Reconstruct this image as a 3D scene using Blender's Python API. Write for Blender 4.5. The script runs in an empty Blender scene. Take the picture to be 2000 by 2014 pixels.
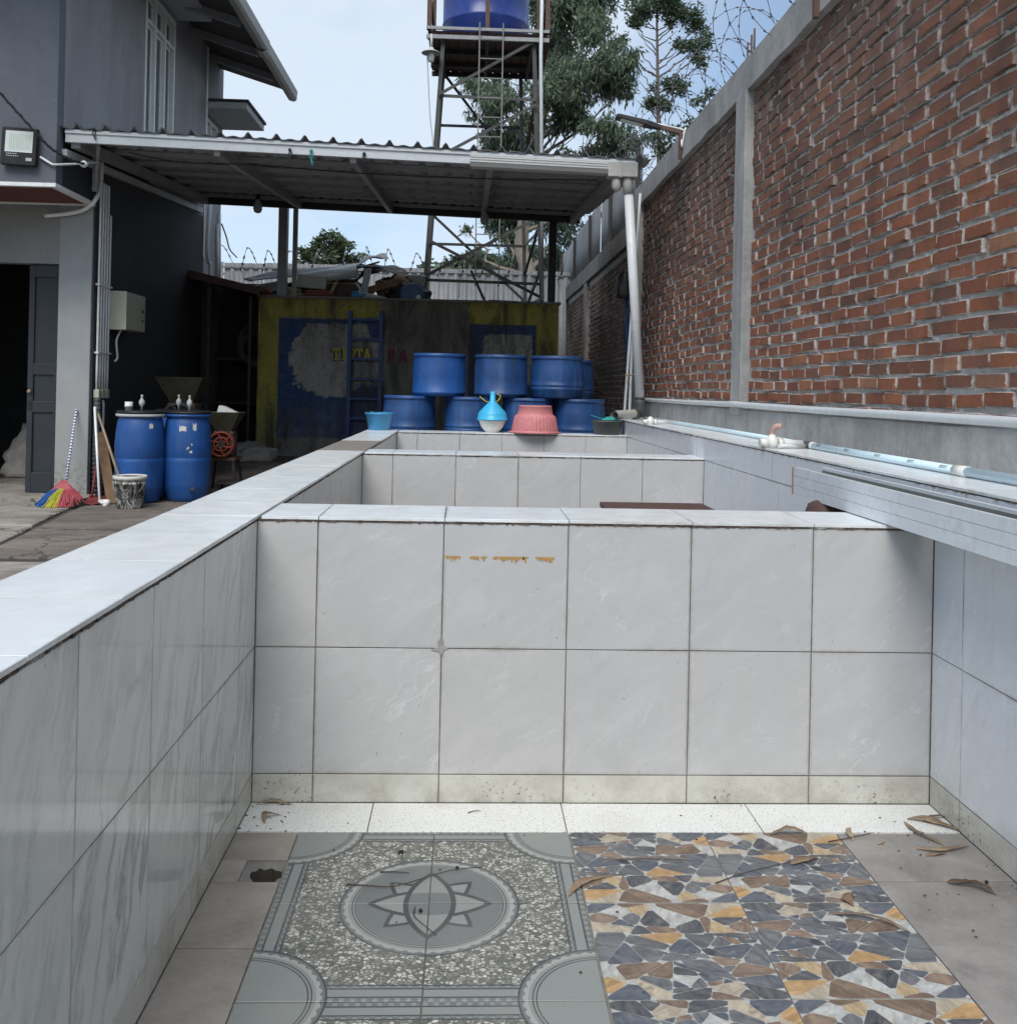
import bpy, math, random
import numpy as np
from mathutils import Vector, Matrix
R = math.radians
rnd = random.Random(7)
SC = bpy.context.scene
COL = SC.collection

# ---------------------------------------------------------------- camera
F_PX, YAW, PITCH, ROLL, PP_Y, CAM_H = 1905.06, .0425, .0041, .021, 757.96, 1.3279
_f = Vector((math.sin(YAW)*math.cos(PITCH), math.cos(YAW)*math.cos(PITCH), math.sin(PITCH)))
_r0 = Vector((math.cos(YAW), -math.sin(YAW), 0))
_u0 = _r0.cross(_f)
_r = _r0*math.cos(ROLL) + _u0*math.sin(ROLL)
_u = -_r0*math.sin(ROLL) + _u0*math.cos(ROLL)
cam = bpy.data.cameras.new('camera')
cam.sensor_fit = 'HORIZONTAL'; cam.sensor_width = 36
cam.lens = 36*F_PX/2000
cam.shift_y = -(1007-PP_Y)/2000
cam.clip_start = .05; cam.clip_end = 2000
camo = bpy.data.objects.new('camera', cam); COL.objects.link(camo)
camo.matrix_world = Matrix(((_r.x, _u.x, -_f.x, 0), (_r.y, _u.y, -_f.y, 0), (_r.z, _u.z, -_f.z, CAM_H), (0, 0, 0, 1)))
SC.camera = camo

def at(u, v, X=None, Y=None, Z=None):
    """the real point on one plane of the place that a measured sight line meets"""
    a, b = u-1000, v-PP_Y
    c, s = math.cos(ROLL), math.sin(ROLL)
    d = _f*F_PX + _r*a - _u*b
    o = Vector((0, 0, CAM_H))
    if X is not None: t = X/d.x
    elif Y is not None: t = Y/d.y
    else: t = (Z-CAM_H)/d.z
    return o + d*t

# ---------------------------------------------------------------- light
SUN_EL, SUN_AZ = R(52), R(197)     # azimuth clockwise from +Y
W = bpy.data.worlds.new('World'); SC.world = W; W.use_nodes = True
wn = W.node_tree; wn.nodes.clear()
def wnew(t, **k):
    n = wn.nodes.new(t)
    for a, b in k.items(): setattr(n, a, b)
    return n
sky = wnew('ShaderNodeTexSky', sky_type='NISHITA', sun_disc=False)
sky.sun_elevation = SUN_EL; sky.sun_rotation = SUN_AZ
sky.air_density = 1.0; sky.dust_density = .35; sky.ozone_density = 2.0
tc = wnew('ShaderNodeTexCoord'); sp = wnew('ShaderNodeSeparateXYZ')
wn.links.new(tc.outputs['Generated'], sp.inputs[0])
ad = wnew('ShaderNodeMath', operation='MAXIMUM'); ad.inputs[1].default_value = 0.0
wn.links.new(sp.outputs['Z'], ad.inputs[0])
ad2 = wnew('ShaderNodeMath', operation='ADD'); ad2.inputs[1].default_value = .35
wn.links.new(ad.outputs[0], ad2.inputs[0])
dx = wnew('ShaderNodeMath', operation='DIVIDE'); dy = wnew('ShaderNodeMath', operation='DIVIDE')
wn.links.new(sp.outputs['X'], dx.inputs[0]); wn.links.new(sp.outputs['Y'], dy.inputs[0])
wn.links.new(ad2.outputs[0], dx.inputs[1]); wn.links.new(ad2.outputs[0], dy.inputs[1])
cb = wnew('ShaderNodeCombineXYZ'); wn.links.new(dx.outputs[0], cb.inputs[0]); wn.links.new(dy.outputs[0], cb.inputs[1])
cb.inputs[2].default_value = 8.3
nz = wnew('ShaderNodeTexNoise'); nz.inputs['Scale'].default_value = 1.5; nz.inputs['Detail'].default_value = 3.5
nz.inputs['Roughness'].default_value = .52; nz.inputs['Distortion'].default_value = .25
wn.links.new(cb.outputs[0], nz.inputs['Vector'])
rp = wnew('ShaderNodeValToRGB'); rp.color_ramp.elements[0].position = .36; rp.color_ramp.elements[1].position = .58
rp.color_ramp.elements[0].color = (.25,)*3+(1,); rp.color_ramp.elements[1].color = (.92,)*3+(1,)
wn.links.new(nz.outputs['Fac'], rp.inputs[0])
mx = wnew('ShaderNodeMix', data_type='RGBA')
sc_ = wnew('ShaderNodeVectorMath', operation='MULTIPLY'); sc_.inputs[1].default_value = (.6, .66, .7); wn.links.new(sky.outputs[0], sc_.inputs[0])
wn.links.new(rp.outputs[0], mx.inputs[0]); wn.links.new(sc_.outputs[0], mx.inputs[6])
mx.inputs[7].default_value = (3.55, 4.05, 4.6, 1)
bg = wnew('ShaderNodeBackground'); bg.inputs['Strength'].default_value = .1
wo = wnew('ShaderNodeOutputWorld')
wn.links.new(mx.outputs[2], bg.inputs[0]); wn.links.new(bg.outputs[0], wo.inputs[0])
sl = bpy.data.lights.new('sun', 'SUN'); sl.energy = 1.5; sl.angle = R(35); sl.color = (1, .96, .9)
so = bpy.data.objects.new('sun', sl); COL.objects.link(so)
_sd = Vector((math.sin(SUN_AZ)*math.cos(SUN_EL), math.cos(SUN_AZ)*math.cos(SUN_EL), math.sin(SUN_EL)))
so.rotation_euler = _sd.to_track_quat('Z', 'Y').to_euler()
so.location = _sd*60
vs = SC.view_settings
vs.view_transform = 'Standard'; vs.look = 'None'; vs.exposure = 1.1; vs.gamma = 1; vs.use_curve_mapping = False
SC.cycles.max_bounces = 6; SC.cycles.diffuse_bounces = 3; SC.cycles.glossy_bounces = 3
SC.cycles.use_adaptive_sampling = True; SC.cycles.adaptive_threshold = .02; SC.cycles.use_denoising = True

# ---------------------------------------------------------------- node helpers
class S:
    """a shader socket with arithmetic"""
    def __init__(s, n, k): s.n, s.k = n, k
    def _o(a, op, b, c=None): return a.n.math(op, a, b, c)
    def __add__(a, b): return a._o('ADD', b)
    __radd__ = __add__
    def __sub__(a, b): return a._o('SUBTRACT', b)
    def __rsub__(a, b): return a.n.math('SUBTRACT', b, a)
    def __mul__(a, b): return a._o('MULTIPLY', b)
    __rmul__ = __mul__
    def __truediv__(a, b): return a._o('DIVIDE', b)
    def __gt__(a, b): return a._o('GREATER_THAN', b)
    def __lt__(a, b): return a._o('LESS_THAN', b)
    def abs(a): return a._o('ABSOLUTE', None)
    def sqrt(a): return a._o('SQRT', None)
    def sin(a): return a._o('SINE', None)
    def max(a, b): return a._o('MAXIMUM', b)
    def min(a, b): return a._o('MINIMUM', b)
    def wrap(a, lo, hi): return a.n.math('WRAP', a, hi, lo)
    def inv(a): return 1-a
class NT:
    def __init__(s, nt): s.t = nt
    def put(s, inp, v):
        if isinstance(v, S): s.t.links.new(v.k, inp)
        elif v is not None:
            if hasattr(inp.default_value, '__len__') and not hasattr(v, '__len__'): v = (v,)*len(inp.default_value)
            if hasattr(v, '__len__') and len(v) == 3 and len(inp.default_value) == 4: v = tuple(v)+(1,)
            inp.default_value = v
    def node(s, t, **k):
        n = s.t.nodes.new(t)
        for a, b in k.items(): setattr(n, a, b)
        return n
    def math(s, op, a, b=None, c=None):
        n = s.node('ShaderNodeMath', operation=op)
        for i, v in enumerate((a, b, c)):
            if v is not None: s.put(n.inputs[i], v)
        return S(s, n.outputs[0])
    def coord(s, w='Object'): return S(s, s.node('ShaderNodeTexCoord').outputs[w])
    def geo(s, w='Position'): return S(s, s.node('ShaderNodeNewGeometry').outputs[w])
    def rand(s): return S(s, s.node('ShaderNodeObjectInfo').outputs['Random'])
    def sep(s, v):
        n = s.node('ShaderNodeSeparateXYZ'); s.put(n.inputs[0], v)
        return [S(s, o) for o in n.outputs]
    def comb(s, x, y, z=0.0):
        n = s.node('ShaderNodeCombineXYZ')
        for i, v in enumerate((x, y, z)): s.put(n.inputs[i], v)
        return S(s, n.outputs[0])
    def vm(s, op, a, b):
        n = s.node('ShaderNodeVectorMath', operation=op); s.put(n.inputs[0], a); s.put(n.inputs[1], b)
        return S(s, n.outputs[0])
    def noise(s, vec, scale, detail=4, rough=.5, dist=0.0, col=False):
        n = s.node('ShaderNodeTexNoise'); s.put(n.inputs['Vector'], vec)
        for a, b in (('Scale', scale), ('Detail', detail), ('Roughness', rough), ('Distortion', dist)): s.put(n.inputs[a], b)
        return S(s, n.outputs['Color' if col else 'Fac'])
    def vor(s, vec, scale, feature='F1', out='Distance', rnd_=1.0):
        n = s.node('ShaderNodeTexVoronoi', feature=feature); s.put(n.inputs['Vector'], vec)
        s.put(n.inputs['Scale'], scale); s.put(n.inputs['Randomness'], rnd_)
        return S(s, n.outputs[out])
    def ramp(s, f, stops, interp='LINEAR'):
        n = s.node('ShaderNodeValToRGB'); cr = n.color_ramp; cr.interpolation = interp
        while len(cr.elements) < len(stops): cr.elements.new(.5)
        for e, (p, c) in zip(cr.elements, stops):
            e.position = p; e.color = (c if hasattr(c, '__len__') else (c,)*3)[:3] + (1,) if not hasattr(c, '__len__') or len(c) == 3 else c
        s.put(n.inputs[0], f)
        return S(s, n.outputs[0])
    def step(s, f, lo, hi):
        n = s.node('ShaderNodeMapRange'); n.clamp = True
        s.put(n.inputs[0], f); s.put(n.inputs[1], lo); s.put(n.inputs[2], hi)
        return S(s, n.outputs[0])
    def mix(s, f, a, b, blend='MIX'):
        n = s.node('ShaderNodeMix', data_type='RGBA', blend_type=blend); n.clamp_factor = True
        s.put(n.inputs[0], f); s.put(n.inputs[6], a); s.put(n.inputs[7], b)
        return S(s, n.outputs[2])
    def bump(s, h, strength=.3, dist=.01, normal=None):
        n = s.node('ShaderNodeBump'); s.put(n.inputs['Height'], h)
        n.inputs['Strength'].default_value = strength; n.inputs['Distance'].default_value = dist
        if normal is not None: s.put(n.inputs['Normal'], normal)
        return S(s, n.outputs[0])
MATS = {}
def mat(name, fn=None, color=(.5, .5, .5), rough=.6, metal=0.0, spec=.5, **extra):
    m = bpy.data.materials.new(name); m.use_nodes = True
    nt = m.node_tree; nt.nodes.clear()
    b = nt.nodes.new('ShaderNodeBsdfPrincipled'); o = nt.nodes.new('ShaderNodeOutputMaterial')
    nt.links.new(b.outputs[0], o.inputs[0])
    n = NT(nt)
    d = dict(color=color, rough=rough, metal=metal, spec=spec); d.update(extra)
    if fn: d.update(fn(n))
    key = dict(color='Base Color', rough='Roughness', metal='Metallic', spec='Specular IOR Level', normal='Normal',
               trans='Transmission Weight', alpha='Alpha', coat='Coat Weight', ior='IOR', sss='Subsurface Weight')
    for k, v in d.items(): n.put(b.inputs[key[k]], v)
    MATS[name] = m
    return m
def worn(name, c, rough=.5, amt=.35, scale=6, metal=0.0, dirt=(.08, .07, .06), dirt_amt=.35, bump=.15, spec=.4):
    """plain coloured stuff with uneven tone, grime and faint relief"""
    def fn(n):
        p = n.coord('Object'); q = n.vm('ADD', p, n.comb(n.rand()*17.0, n.rand()*5.0, n.rand()*9.0))
        a = n.noise(q, scale, 6, .6); b = n.noise(q, scale*5, 4, .6)
        v = n.step(a, .25, .75)
        lo = tuple(x*(1-amt) for x in c); hi = tuple(min(1, x*(1+amt*.6)) for x in c)
        col = n.mix(v, lo, hi)
        col = n.mix(n.step(b*.6+a*.4, .5, .72)*dirt_amt, col, dirt)
        return dict(color=col, rough=n.step(b, 0, 1)*.25+(rough-.12), normal=n.bump(b, bump, .004))
    return mat(name, fn, metal=metal, spec=spec)

# ---------------------------------------------------------------- mesh helpers
class MB:
    def __init__(s): s.v, s.f, s.uv, s.sm = [], [], {}, set()
    def add(s, vs, fs, smooth=False):
        o = len(s.v); s.v += [tuple(p) for p in vs]
        for f in fs:
            if smooth: s.sm.add(len(s.f))
            s.f.append(tuple(i+o for i in f))
        return s
    def box(s, x0, x1, y0, y1, z0, z1):
        return s.add([(x, y, z) for z in (z0, z1) for y in (y0, y1) for x in (x0, x1)],
                     [(0, 2, 3, 1), (4, 5, 7, 6), (0, 1, 5, 4), (2, 6, 7, 3), (0, 4, 6, 2), (1, 3, 7, 5)])
    def hexa(s, p):   # 8 points: 4 bottom (ccw from above), 4 top
        return s.add(p, [(3, 2, 1, 0), (4, 5, 6, 7), (0, 1, 5, 4), (1, 2, 6, 5), (2, 3, 7, 6), (3, 0, 4, 7)])
    def bar(s, p, q, w, h=None, up=(0, 0, 1)):
        p, q = Vector(p), Vector(q); h = h or w
        d = (q-p).normalized(); up = Vector(up)
        if abs(d.dot(up)) > .98: up = Vector((1, 0, 0))
        a = d.cross(up).normalized()*w/2; b = a.cross(d).normalized()*h/2
        return s.hexa([p-a-b, p+a-b, q+a-b, q-a-b, p-a+b, p+a+b, q+a+b, q-a+b])
    def tube(s, pts, r, n=8, caps=True, smooth=True):
        pts = [Vector(p) for p in pts]; m = len(pts)
        rs = r if hasattr(r, '__len__') else [r]*m
        t0 = (pts[1]-pts[0]).normalized()
        up = Vector((0, 0, 1)) if abs(t0.z) < .9 else Vector((1, 0, 0))
        a = t0.cross(up).normalized(); vs = []
        for i, p in enumerate(pts):
            t = (pts[min(i+1, m-1)]-pts[max(i-1, 0)]).normalized()
            a = (a - t*a.dot(t)).normalized(); b = t.cross(a)
            vs += [p + (a*math.cos(k*2*math.pi/n)+b*math.sin(k*2*math.pi/n))*rs[i] for k in range(n)]
        fs = [(i*n+k, i*n+(k+1) % n, (i+1)*n+(k+1) % n, (i+1)*n+k) for i in range(m-1) for k in range(n)]
        s.add(vs, fs, smooth)
        if caps:
            s.add(vs[:n], [tuple(range(n))[::-1]]); s.add(vs[-n:], [tuple(range(n))])
        return s
    def lathe(s, prof, n=28, c=(0, 0, 0), close=True, smooth=True, ridge=None):
        vs = []; c = Vector(c)
        for r, z in prof:
            for k in range(n):
                a = 2*math.pi*k/n; rr = r*(1+(ridge(a, z) if ridge else 0))
                vs.append(c+Vector((rr*math.cos(a), rr*math.sin(a), z)))
        m = len(prof)
        s.add(vs, [(i*n+k, i*n+(k+1) % n, (i+1)*n+(k+1) % n, (i+1)*n+k) for i in range(m-1) for k in range(n)], smooth)
        if close:
            if prof[0][0] > 1e-4: s.add(vs[:n], [tuple(range(n))[::-1]])
            if prof[-1][0] > 1e-4: s.add(vs[-n:], [tuple(range(n))])
        return s
    def prism(s, poly, axis, a, b):
        """2d outline swept along an axis ('x','y','z') from a to b"""
        def P(p, t): return {'x': (t, p[0], p[1]), 'y': (p[0], t, p[1]), 'z': (p[0], p[1], t)}[axis]
        n = len(poly)
        return s.add([P(p, a) for p in poly]+[P(p, b) for p in poly],
                     [tuple(range(n))[::-1], tuple(range(n, 2*n))]+[(i, (i+1) % n, n+(i+1) % n, n+i) for i in range(n)])
    def sheet(s, fn, nu, nv, smooth=True):
        vs = [fn(i/nu, j/nv) for j in range(nv+1) for i in range(nu+1)]
        return s.add(vs, [(j*(nu+1)+i, j*(nu+1)+i+1, (j+1)*(nu+1)+i+1, (j+1)*(nu+1)+i) for j in range(nv) for i in range(nu)], smooth)
    def mesh(s, name):
        me = bpy.data.meshes.new(name); me.from_pydata(s.v, [], s.f)
        if s.sm:
            fl = [i in s.sm for i in range(len(s.f))]; me.polygons.foreach_set('use_smooth', fl)
        me.validate(); me.update()
        return me
    def build(s, name, m, parent=None, fix=True):
        me = s.mesh(name)
        if fix:
            import bmesh
            bm = bmesh.new(); bm.from_mesh(me); bmesh.ops.remove_doubles(bm, verts=bm.verts, dist=1e-5)
            bmesh.ops.recalc_face_normals(bm, faces=bm.faces); bm.to_mesh(me); bm.free()
        return obj(name, me, m, parent)
def obj(name, me, m, parent=None):
    if m is not None and not me.materials: me.materials.append(MATS[m] if isinstance(m, str) else m)
    o = bpy.data.objects.new(name, me); COL.objects.link(o)
    if parent is not None: child(o, parent)
    return o
ORG = {}
def child(o, parent):
    o.parent = parent
    if parent.name in ORG: o.matrix_parent_inverse = Matrix.Translation(-ORG[parent.name])
def thing(name, label, cat, loc=(0, 0, 0), group=None, kind=None):
    o = bpy.data.objects.new(name, None); COL.objects.link(o); o.empty_display_size = .1
    o.location = loc; ORG[o.name] = Vector(loc)
    return tag(o, label, cat, group, kind)
def tag(o, label=None, cat=None, group=None, kind=None):
    if label: o['label'] = label
    if cat: o['category'] = cat
    if group: o['group'] = group
    if kind: o['kind'] = kind
    return o
def copy_tree(o, parent=None):
    c = o.copy(); COL.objects.link(c); c.parent = parent
    if parent is not None: c.matrix_parent_inverse = o.matrix_parent_inverse.copy()
    for ch in o.children: copy_tree(ch, c)
    return c
def solidify(o, t, off=0.0):
    m = o.modifiers.new('thickness', 'SOLIDIFY'); m.thickness = t; m.offset = off
    return o
def bevel(o, w, seg=2):
    m = o.modifiers.new('edges', 'BEVEL'); m.width = w; m.segments = seg; m.limit_method = 'ANGLE'; m.angle_limit = R(40)
    return o
def lerp(a, b, t): return Vector(a)*(1-t)+Vector(b)*t
def curve_pts(ctrl, n=40):
    """smooth path through control points"""
    c = [Vector(p) for p in ctrl]; c = [c[0]*2-c[1]]+c+[c[-1]*2-c[-2]]; out = []
    k = len(c)-3
    for i in range(n+1):
        t = i/n*k; j = min(int(t), k-1); t -= j
        p0, p1, p2, p3 = c[j:j+4]
        out.append(.5*((2*p1)+(p2-p0)*t+(2*p0-5*p1+4*p2-p3)*t*t+(3*p1-p0-3*p2+p3)*t**3))
    return out
# ================================================================ materials
def tile_fn(base, vein, dark, dirt, streak=0.0, rough=.12, warm=(.5, .47, .4)):
    def fn(n):
        p = n.coord('Object'); r = n.rand()
        q = n.vm('ADD', p, n.comb(r*31.0, r*13.0, r*7.0))
        w = n.noise(q, 5, 5, .6, col=True)
        q2 = n.vm('ADD', n.vm('MULTIPLY', q, (1, 1, 1)), n.vm('MULTIPLY', w, (.25, .25, .25)))
        big = n.noise(q, 3.2, 5, .6)
        col = n.mix(n.step(big, .25, .75), tuple(x*.93 for x in base), tuple(min(1, x*1.04) for x in base))
        tx, ty, tz = n.sep(q)
        fx, fy = tx*.8+ty*.6, ty*.8-tx*.6
        fv = n.vm('ADD', n.comb(fx*4.2, fy*13., 0.), n.vm('MULTIPLY', w, (1.6, 2.4, 0)))
        fe = n.noise(fv, 1.0, 7, .68, .9)
        ve = (n.noise(fv, .55, 5, .6, .5)-.5).abs()
        col = n.mix(n.step(ve, .016, .0)*n.step(n.noise(q, 7, 3, .5), .5, .66)*vein*.75, col, tuple(min(1, x*1.45) for x in base))
        fine = n.noise(q2, 40, 4, .65)
        col = n.mix(n.step(fine, .35, .75)*.12, col, tuple(x*.78 for x in base))
        if streak:
            qs = n.vm('ADD', n.comb((tx*.93-ty*.36)*9., (ty*.93+tx*.36)*1.5, 0.), n.vm('MULTIPLY', w, (1.2, .4, 0)))
            st = (n.noise(qs, 1.0, 5, .6, .3)-.5).abs()
            col = n.mix(n.step(st, .07, 0)*n.step(big, .36, .58)*streak, col, tuple(x*.5 for x in base))
            col = n.mix(n.step(n.noise(n.vm('MULTIPLY', q, (3, .8, 1)), 2.0, 3, .6), .5, .75)*.3, col, tuple(x*.7 for x in base))
        col = n.mix(n.step(r, .0, .5)*.5, col, n.mix(.5, col, tuple(x*y_ for x, y_ in zip(base, (1.1, 1.06, .98)))))
        col = n.mix(n.step(r, .55, 1.)*.6, col, n.mix(.5, col, tuple(x*y_ for x, y_ in zip(base, (.84, .9, .98)))))
        wisp = fe
        col = n.mix(n.step(wisp, .52, .72)*vein*.5, col, tuple(min(1, x*1.25) for x in base))
        col = n.mix(n.step(wisp, .46, .3)*vein*.5, col, tuple(x*.8 for x in base))
        wp = n.geo(); x, y, z = n.sep(wp)
        lowz = n.step(z, .16, .0)*n.step(n.noise(wp, 7, 6, .7), .42, .75)
        col = n.mix(lowz*dirt, col, (.16, .13, .09))
        spot = n.step(n.noise(wp, 60, 2, .5), .73, .77)*n.step(n.noise(wp, 4, 3, .5), .5, .62)
        col = n.mix(spot*.5, col, (.1, .08, .06))
        gx, gy, gz_ = n.sep(n.coord('Generated'))
        ed_ = gx.min(1-gx).min(gy.min(1-gy))
        gr = n.step(ed_+(n.noise(wp, 34, 4, .65)-.5)*.05, .022, .0)
        col = n.mix(gr*n.step(n.noise(wp, 2.2, 4, .6), .4, .62)*.55, col, (.27, .245, .2))
        mo = n.step(z, .14, .01)*n.step(n.noise(wp, 75, 3, .6), .6, .66)*n.step(n.noise(wp, 2.6, 4, .6), .47, .6)
        col = n.mix(mo*dirt*1.2, col, (.035, .03, .024))
        # drip marks
        dr = n.noise(n.vm('MULTIPLY', wp, (26, 26, 1.5)), 1, 4, .65)
        col = n.mix(n.step(dr, .58, .8)*dark, col, warm)
        rr = n.step(n.noise(wp, 11, 5, .6), .3, .8)*(.1 if rough > .1 else .03)+rough
        return dict(color=col, rough=rr, normal=n.bump(n.noise(q, 14, 3, .5), .04, .004))
    return fn
mat('tile_grey', tile_fn((.485, .487, .489), .68, .3, .6, rough=.2))
mat('tile_gloss', tile_fn((.64, .65, .635), .25, .15, .5, streak=1.0, rough=.075))
mat('tile_blue', tile_fn((.66, .69, .725), .45, .3, .6, streak=.2, rough=.2, warm=(.38, .4, .44)))
mat('tile_skirt', tile_fn((.54, .535, .485), .2, .3, .75, rough=.2))
mat('tile_coping', tile_fn((.76, .79, .805), .5, .2, 0.0, streak=0, rough=.18))
mat('tile_brown', tile_fn((.22, .19, .165), .1, .3, 0.0, rough=.4))
def grout_fn(n):
    p = n.geo(); a = n.noise(p, 30, 5, .65); b = n.noise(p, 3, 4, .6)
    c = n.mix(n.step(a, .3, .7), (.12, .108, .094), (.27, .25, .22))
    c = n.mix(n.step(b, .5, .7)*.5, c, (.3, .27, .23))
    return dict(color=c, rough=.95, normal=n.bump(a, .6, .004))
mat('grout', grout_fn)
def bed_fn(n):
    p = n.geo(); a = n.noise(p, 45, 5, .7); b = n.noise(p, 5, 4, .6)
    c = n.mix(n.step(a, .35, .65), (.035, .026, .02), (.15, .11, .085))
    c = n.mix(n.step(b, .55, .68), c, (.4, .39, .36))
    return dict(color=c, rough=.95, normal=n.bump(a, .8, .006))
mat('mortar_bed', bed_fn)
def terrazzo_fn(n):
    p = n.geo(); q = n.vm('MULTIPLY', p, (1, 1, 0))
    d = n.noise(q, 170, 2, .5); e = n.noise(q, 95, 2, .5)
    c = n.mix(n.step(d, .6, .66), (.69, .7, .675), (.3, .285, .26))
    c = n.mix(n.step(e, .64, .7)*.7, c, (.45, .44, .42))
    c = n.mix(n.step(n.noise(q, 5, 5, .6), .52, .75)*.4, c, (.45, .42, .36))
    return dict(color=c, rough=.3)
mat('tile_terrazzo', terrazzo_fn)
def stone_floor(base):
    def fn(n):
        p = n.geo(); r = n.rand(); q = n.vm('ADD', p, n.comb(r*9., r*4., 0.))
        a = n.noise(q, 6, 6, .62, .5); b = n.noise(q, 55, 4, .6)
        c = n.mix(n.step(a, .3, .72), tuple(x*.72 for x in base), tuple(x*1.25 for x in base))
        c = n.mix(n.step(b, .5, .8)*.4, c, tuple(x*1.5 for x in base))
        c = n.mix(n.step(n.noise(q, 2.5, 4, .6), .5, .7)*.3, c, (.2, .15, .12))
        return dict(color=c, rough=.45, normal=n.bump(b, .12, .003))
    return fn
mat('floor_brown', stone_floor((.26, .235, .21)))
mat('floor_grey', stone_floor((.245, .23, .215)))
def medallion_fn(n):
    p = n.geo(); x, y, z = n.sep(p)
    x = (x+.0685).wrap(-.4005, .4005); y = (y-2.503).wrap(-.4, .4)
    ax, ay = x.abs(), y.abs(); r = (x*x+y*y).sqrt(); th = n.math('ARCTAN2', y, x)
    q = n.comb(x, y, 0.)
    qq = n.vm('ADD', n.comb(x*1.0, y*1.25, 0.), n.vm('MULTIPLY', n.noise(q, 30, 2, .5, col=True), (.012, .012, 0)))
    d1 = n.vor(qq, 84, 'DISTANCE_TO_EDGE'); cc = n.sep(n.vor(qq, 84, 'F1', 'Color'))[0]
    peb = n.mix(n.step(d1, .05, .16), (.085, .088, .08), n.ramp(cc, [(0, (.1, .105, .095)), (.35, (.2, .2, .178)), (.6, (.39, .385, .345)), (1, (.55, .54, .485))]))
    fine = n.noise(q, 220, 3, .6)
    mid = n.mix(fine, (.17, .185, .178), (.26, .278, .265))
    dk = n.mix(fine, (.098, .108, .11), (.165, .18, .182))
    line = (.045, .05, .054); pet = n.mix(fine, (.175, .19, .182), (.255, .27, .258)); light = (.4, .41, .39)
    c = peb
    # side borders
    m = ax.max(ay)
    dots = ((x*260.).sin()*(y*260.).sin() > .1)
    c = n.mix(m > .342, c, n.mix(dots, dk, mid))
    c = n.mix((m > .355)*(m < .384), c, mid)
    for a in (.342, .355, .384): c = n.mix((m-a).abs() < .0022, c, line)
    # centre disc
    sc1 = (th*21.).sin().abs()
    def ring(c, rr, R0, sc):
        c = n.mix(rr < R0, c, dk)
        c = n.mix(rr < R0-.015+sc*.007, c, (.31, .32, .3))
        c = n.mix(rr < R0-.021, c, mid)
        c = n.mix((rr-(R0-.031)).abs() < .0016, c, line)
        c = n.mix((rr-(R0-.039)).abs() < .0016, c, line)
        c = n.mix((rr-R0).abs() < .0025, c, line)
        return c
    c = ring(c, r, .228, sc1)
    c = n.mix(r < .186, c, dk)
    def lens(c, X, Y, a, b, w, fill):
        Rr = (a*a+b*b)/(2*b); t = X.abs()+(Rr-b)
        d = Rr-(t*t+Y*Y).sqrt()
        c = n.mix(d > 0, c, line)
        c = n.mix(d > w, c, fill)
        return c, d
    k = .70711
    xd, yd = (x+y)*k, (x-y)*k
    c, _ = lens(c, xd, yd, .156, .058, .011, pet)
    c, _ = lens(c, yd, xd, .156, .058, .011, pet)
    c, d1_ = lens(c, y, x, .163, .068, .0135, pet)
    c, d2_ = lens(c, x, y, .163, .068, .0135, pet)
    c = n.mix((d1_ > .0135)*(d2_ > .0135), c, dk)
    # corner quadrants
    cx, cy = ax-.4005, ay-.4
    rc = (cx*cx+cy*cy).sqrt(); thc = n.math('ARCTAN2', cy, cx)
    c = ring(c, rc, .192, (thc*21.).sin().abs())
    c = n.mix(rc < .143, c, mid)
    worn_ = n.step(n.noise(p, 4, 5, .6), .45, .75)
    c = n.mix(worn_*.25, c, (.3, .29, .26))
    return dict(color=c, rough=.42, normal=n.bump(n.step(d1, 0, .2)*(m < .342)*(r > .228), .12, .002))
mat('tile_medallion', medallion_fn)
def flag_fn(n):
    """printed crazy-stone ceramic: colour per printed stone, veins and shading inside each stone"""
    a = n.node('ShaderNodeAttribute'); a.attribute_name = 'stone'; base = S(n, a.outputs['Color']); seed = S(n, a.outputs['Alpha'])
    p = n.coord('Object'); x, y, z = n.sep(p); w = n.noise(p, 12, 3, .6, col=True)
    ang = seed*6.28; cs, sn = n.math('COSINE', ang), n.math('SINE', ang)
    xr, yr = x*cs+y*sn, y*cs-x*sn
    g = n.noise(n.vm('ADD', n.comb(xr*.8, yr*2.6, seed*9.), n.vm('MULTIPLY', w, (.05, .05, 0))), 20, 6, .66, .7)
    g2 = n.noise(n.comb(x, y, seed*5.), 26, 4, .6)
    c = n.mix(n.step(g, .34, .7), n.mix(.55, base, (.02, .022, .03)), n.mix(.14, base, (.6, .57, .52)))
    c = n.mix(n.step(g2, .52, .68)*.5, c, n.mix(.6, base, (.035, .035, .045)))
    c = n.mix(n.step(g2, .4, .28)*.22, c, (.5, .38, .24))
    c = n.mix(n.step(n.noise(n.geo(), 5, 5, .65), .5, .74)*.14, c, (.32, .3, .27))
    return dict(color=c, rough=.4, normal=n.bump(g, .12, .002))
mat('tile_flagstone', flag_fn)
worn('flag_grout', (.42, .42, .4), .6, .2, 20, dirt=(.16, .145, .12), dirt_amt=.5)

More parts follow.
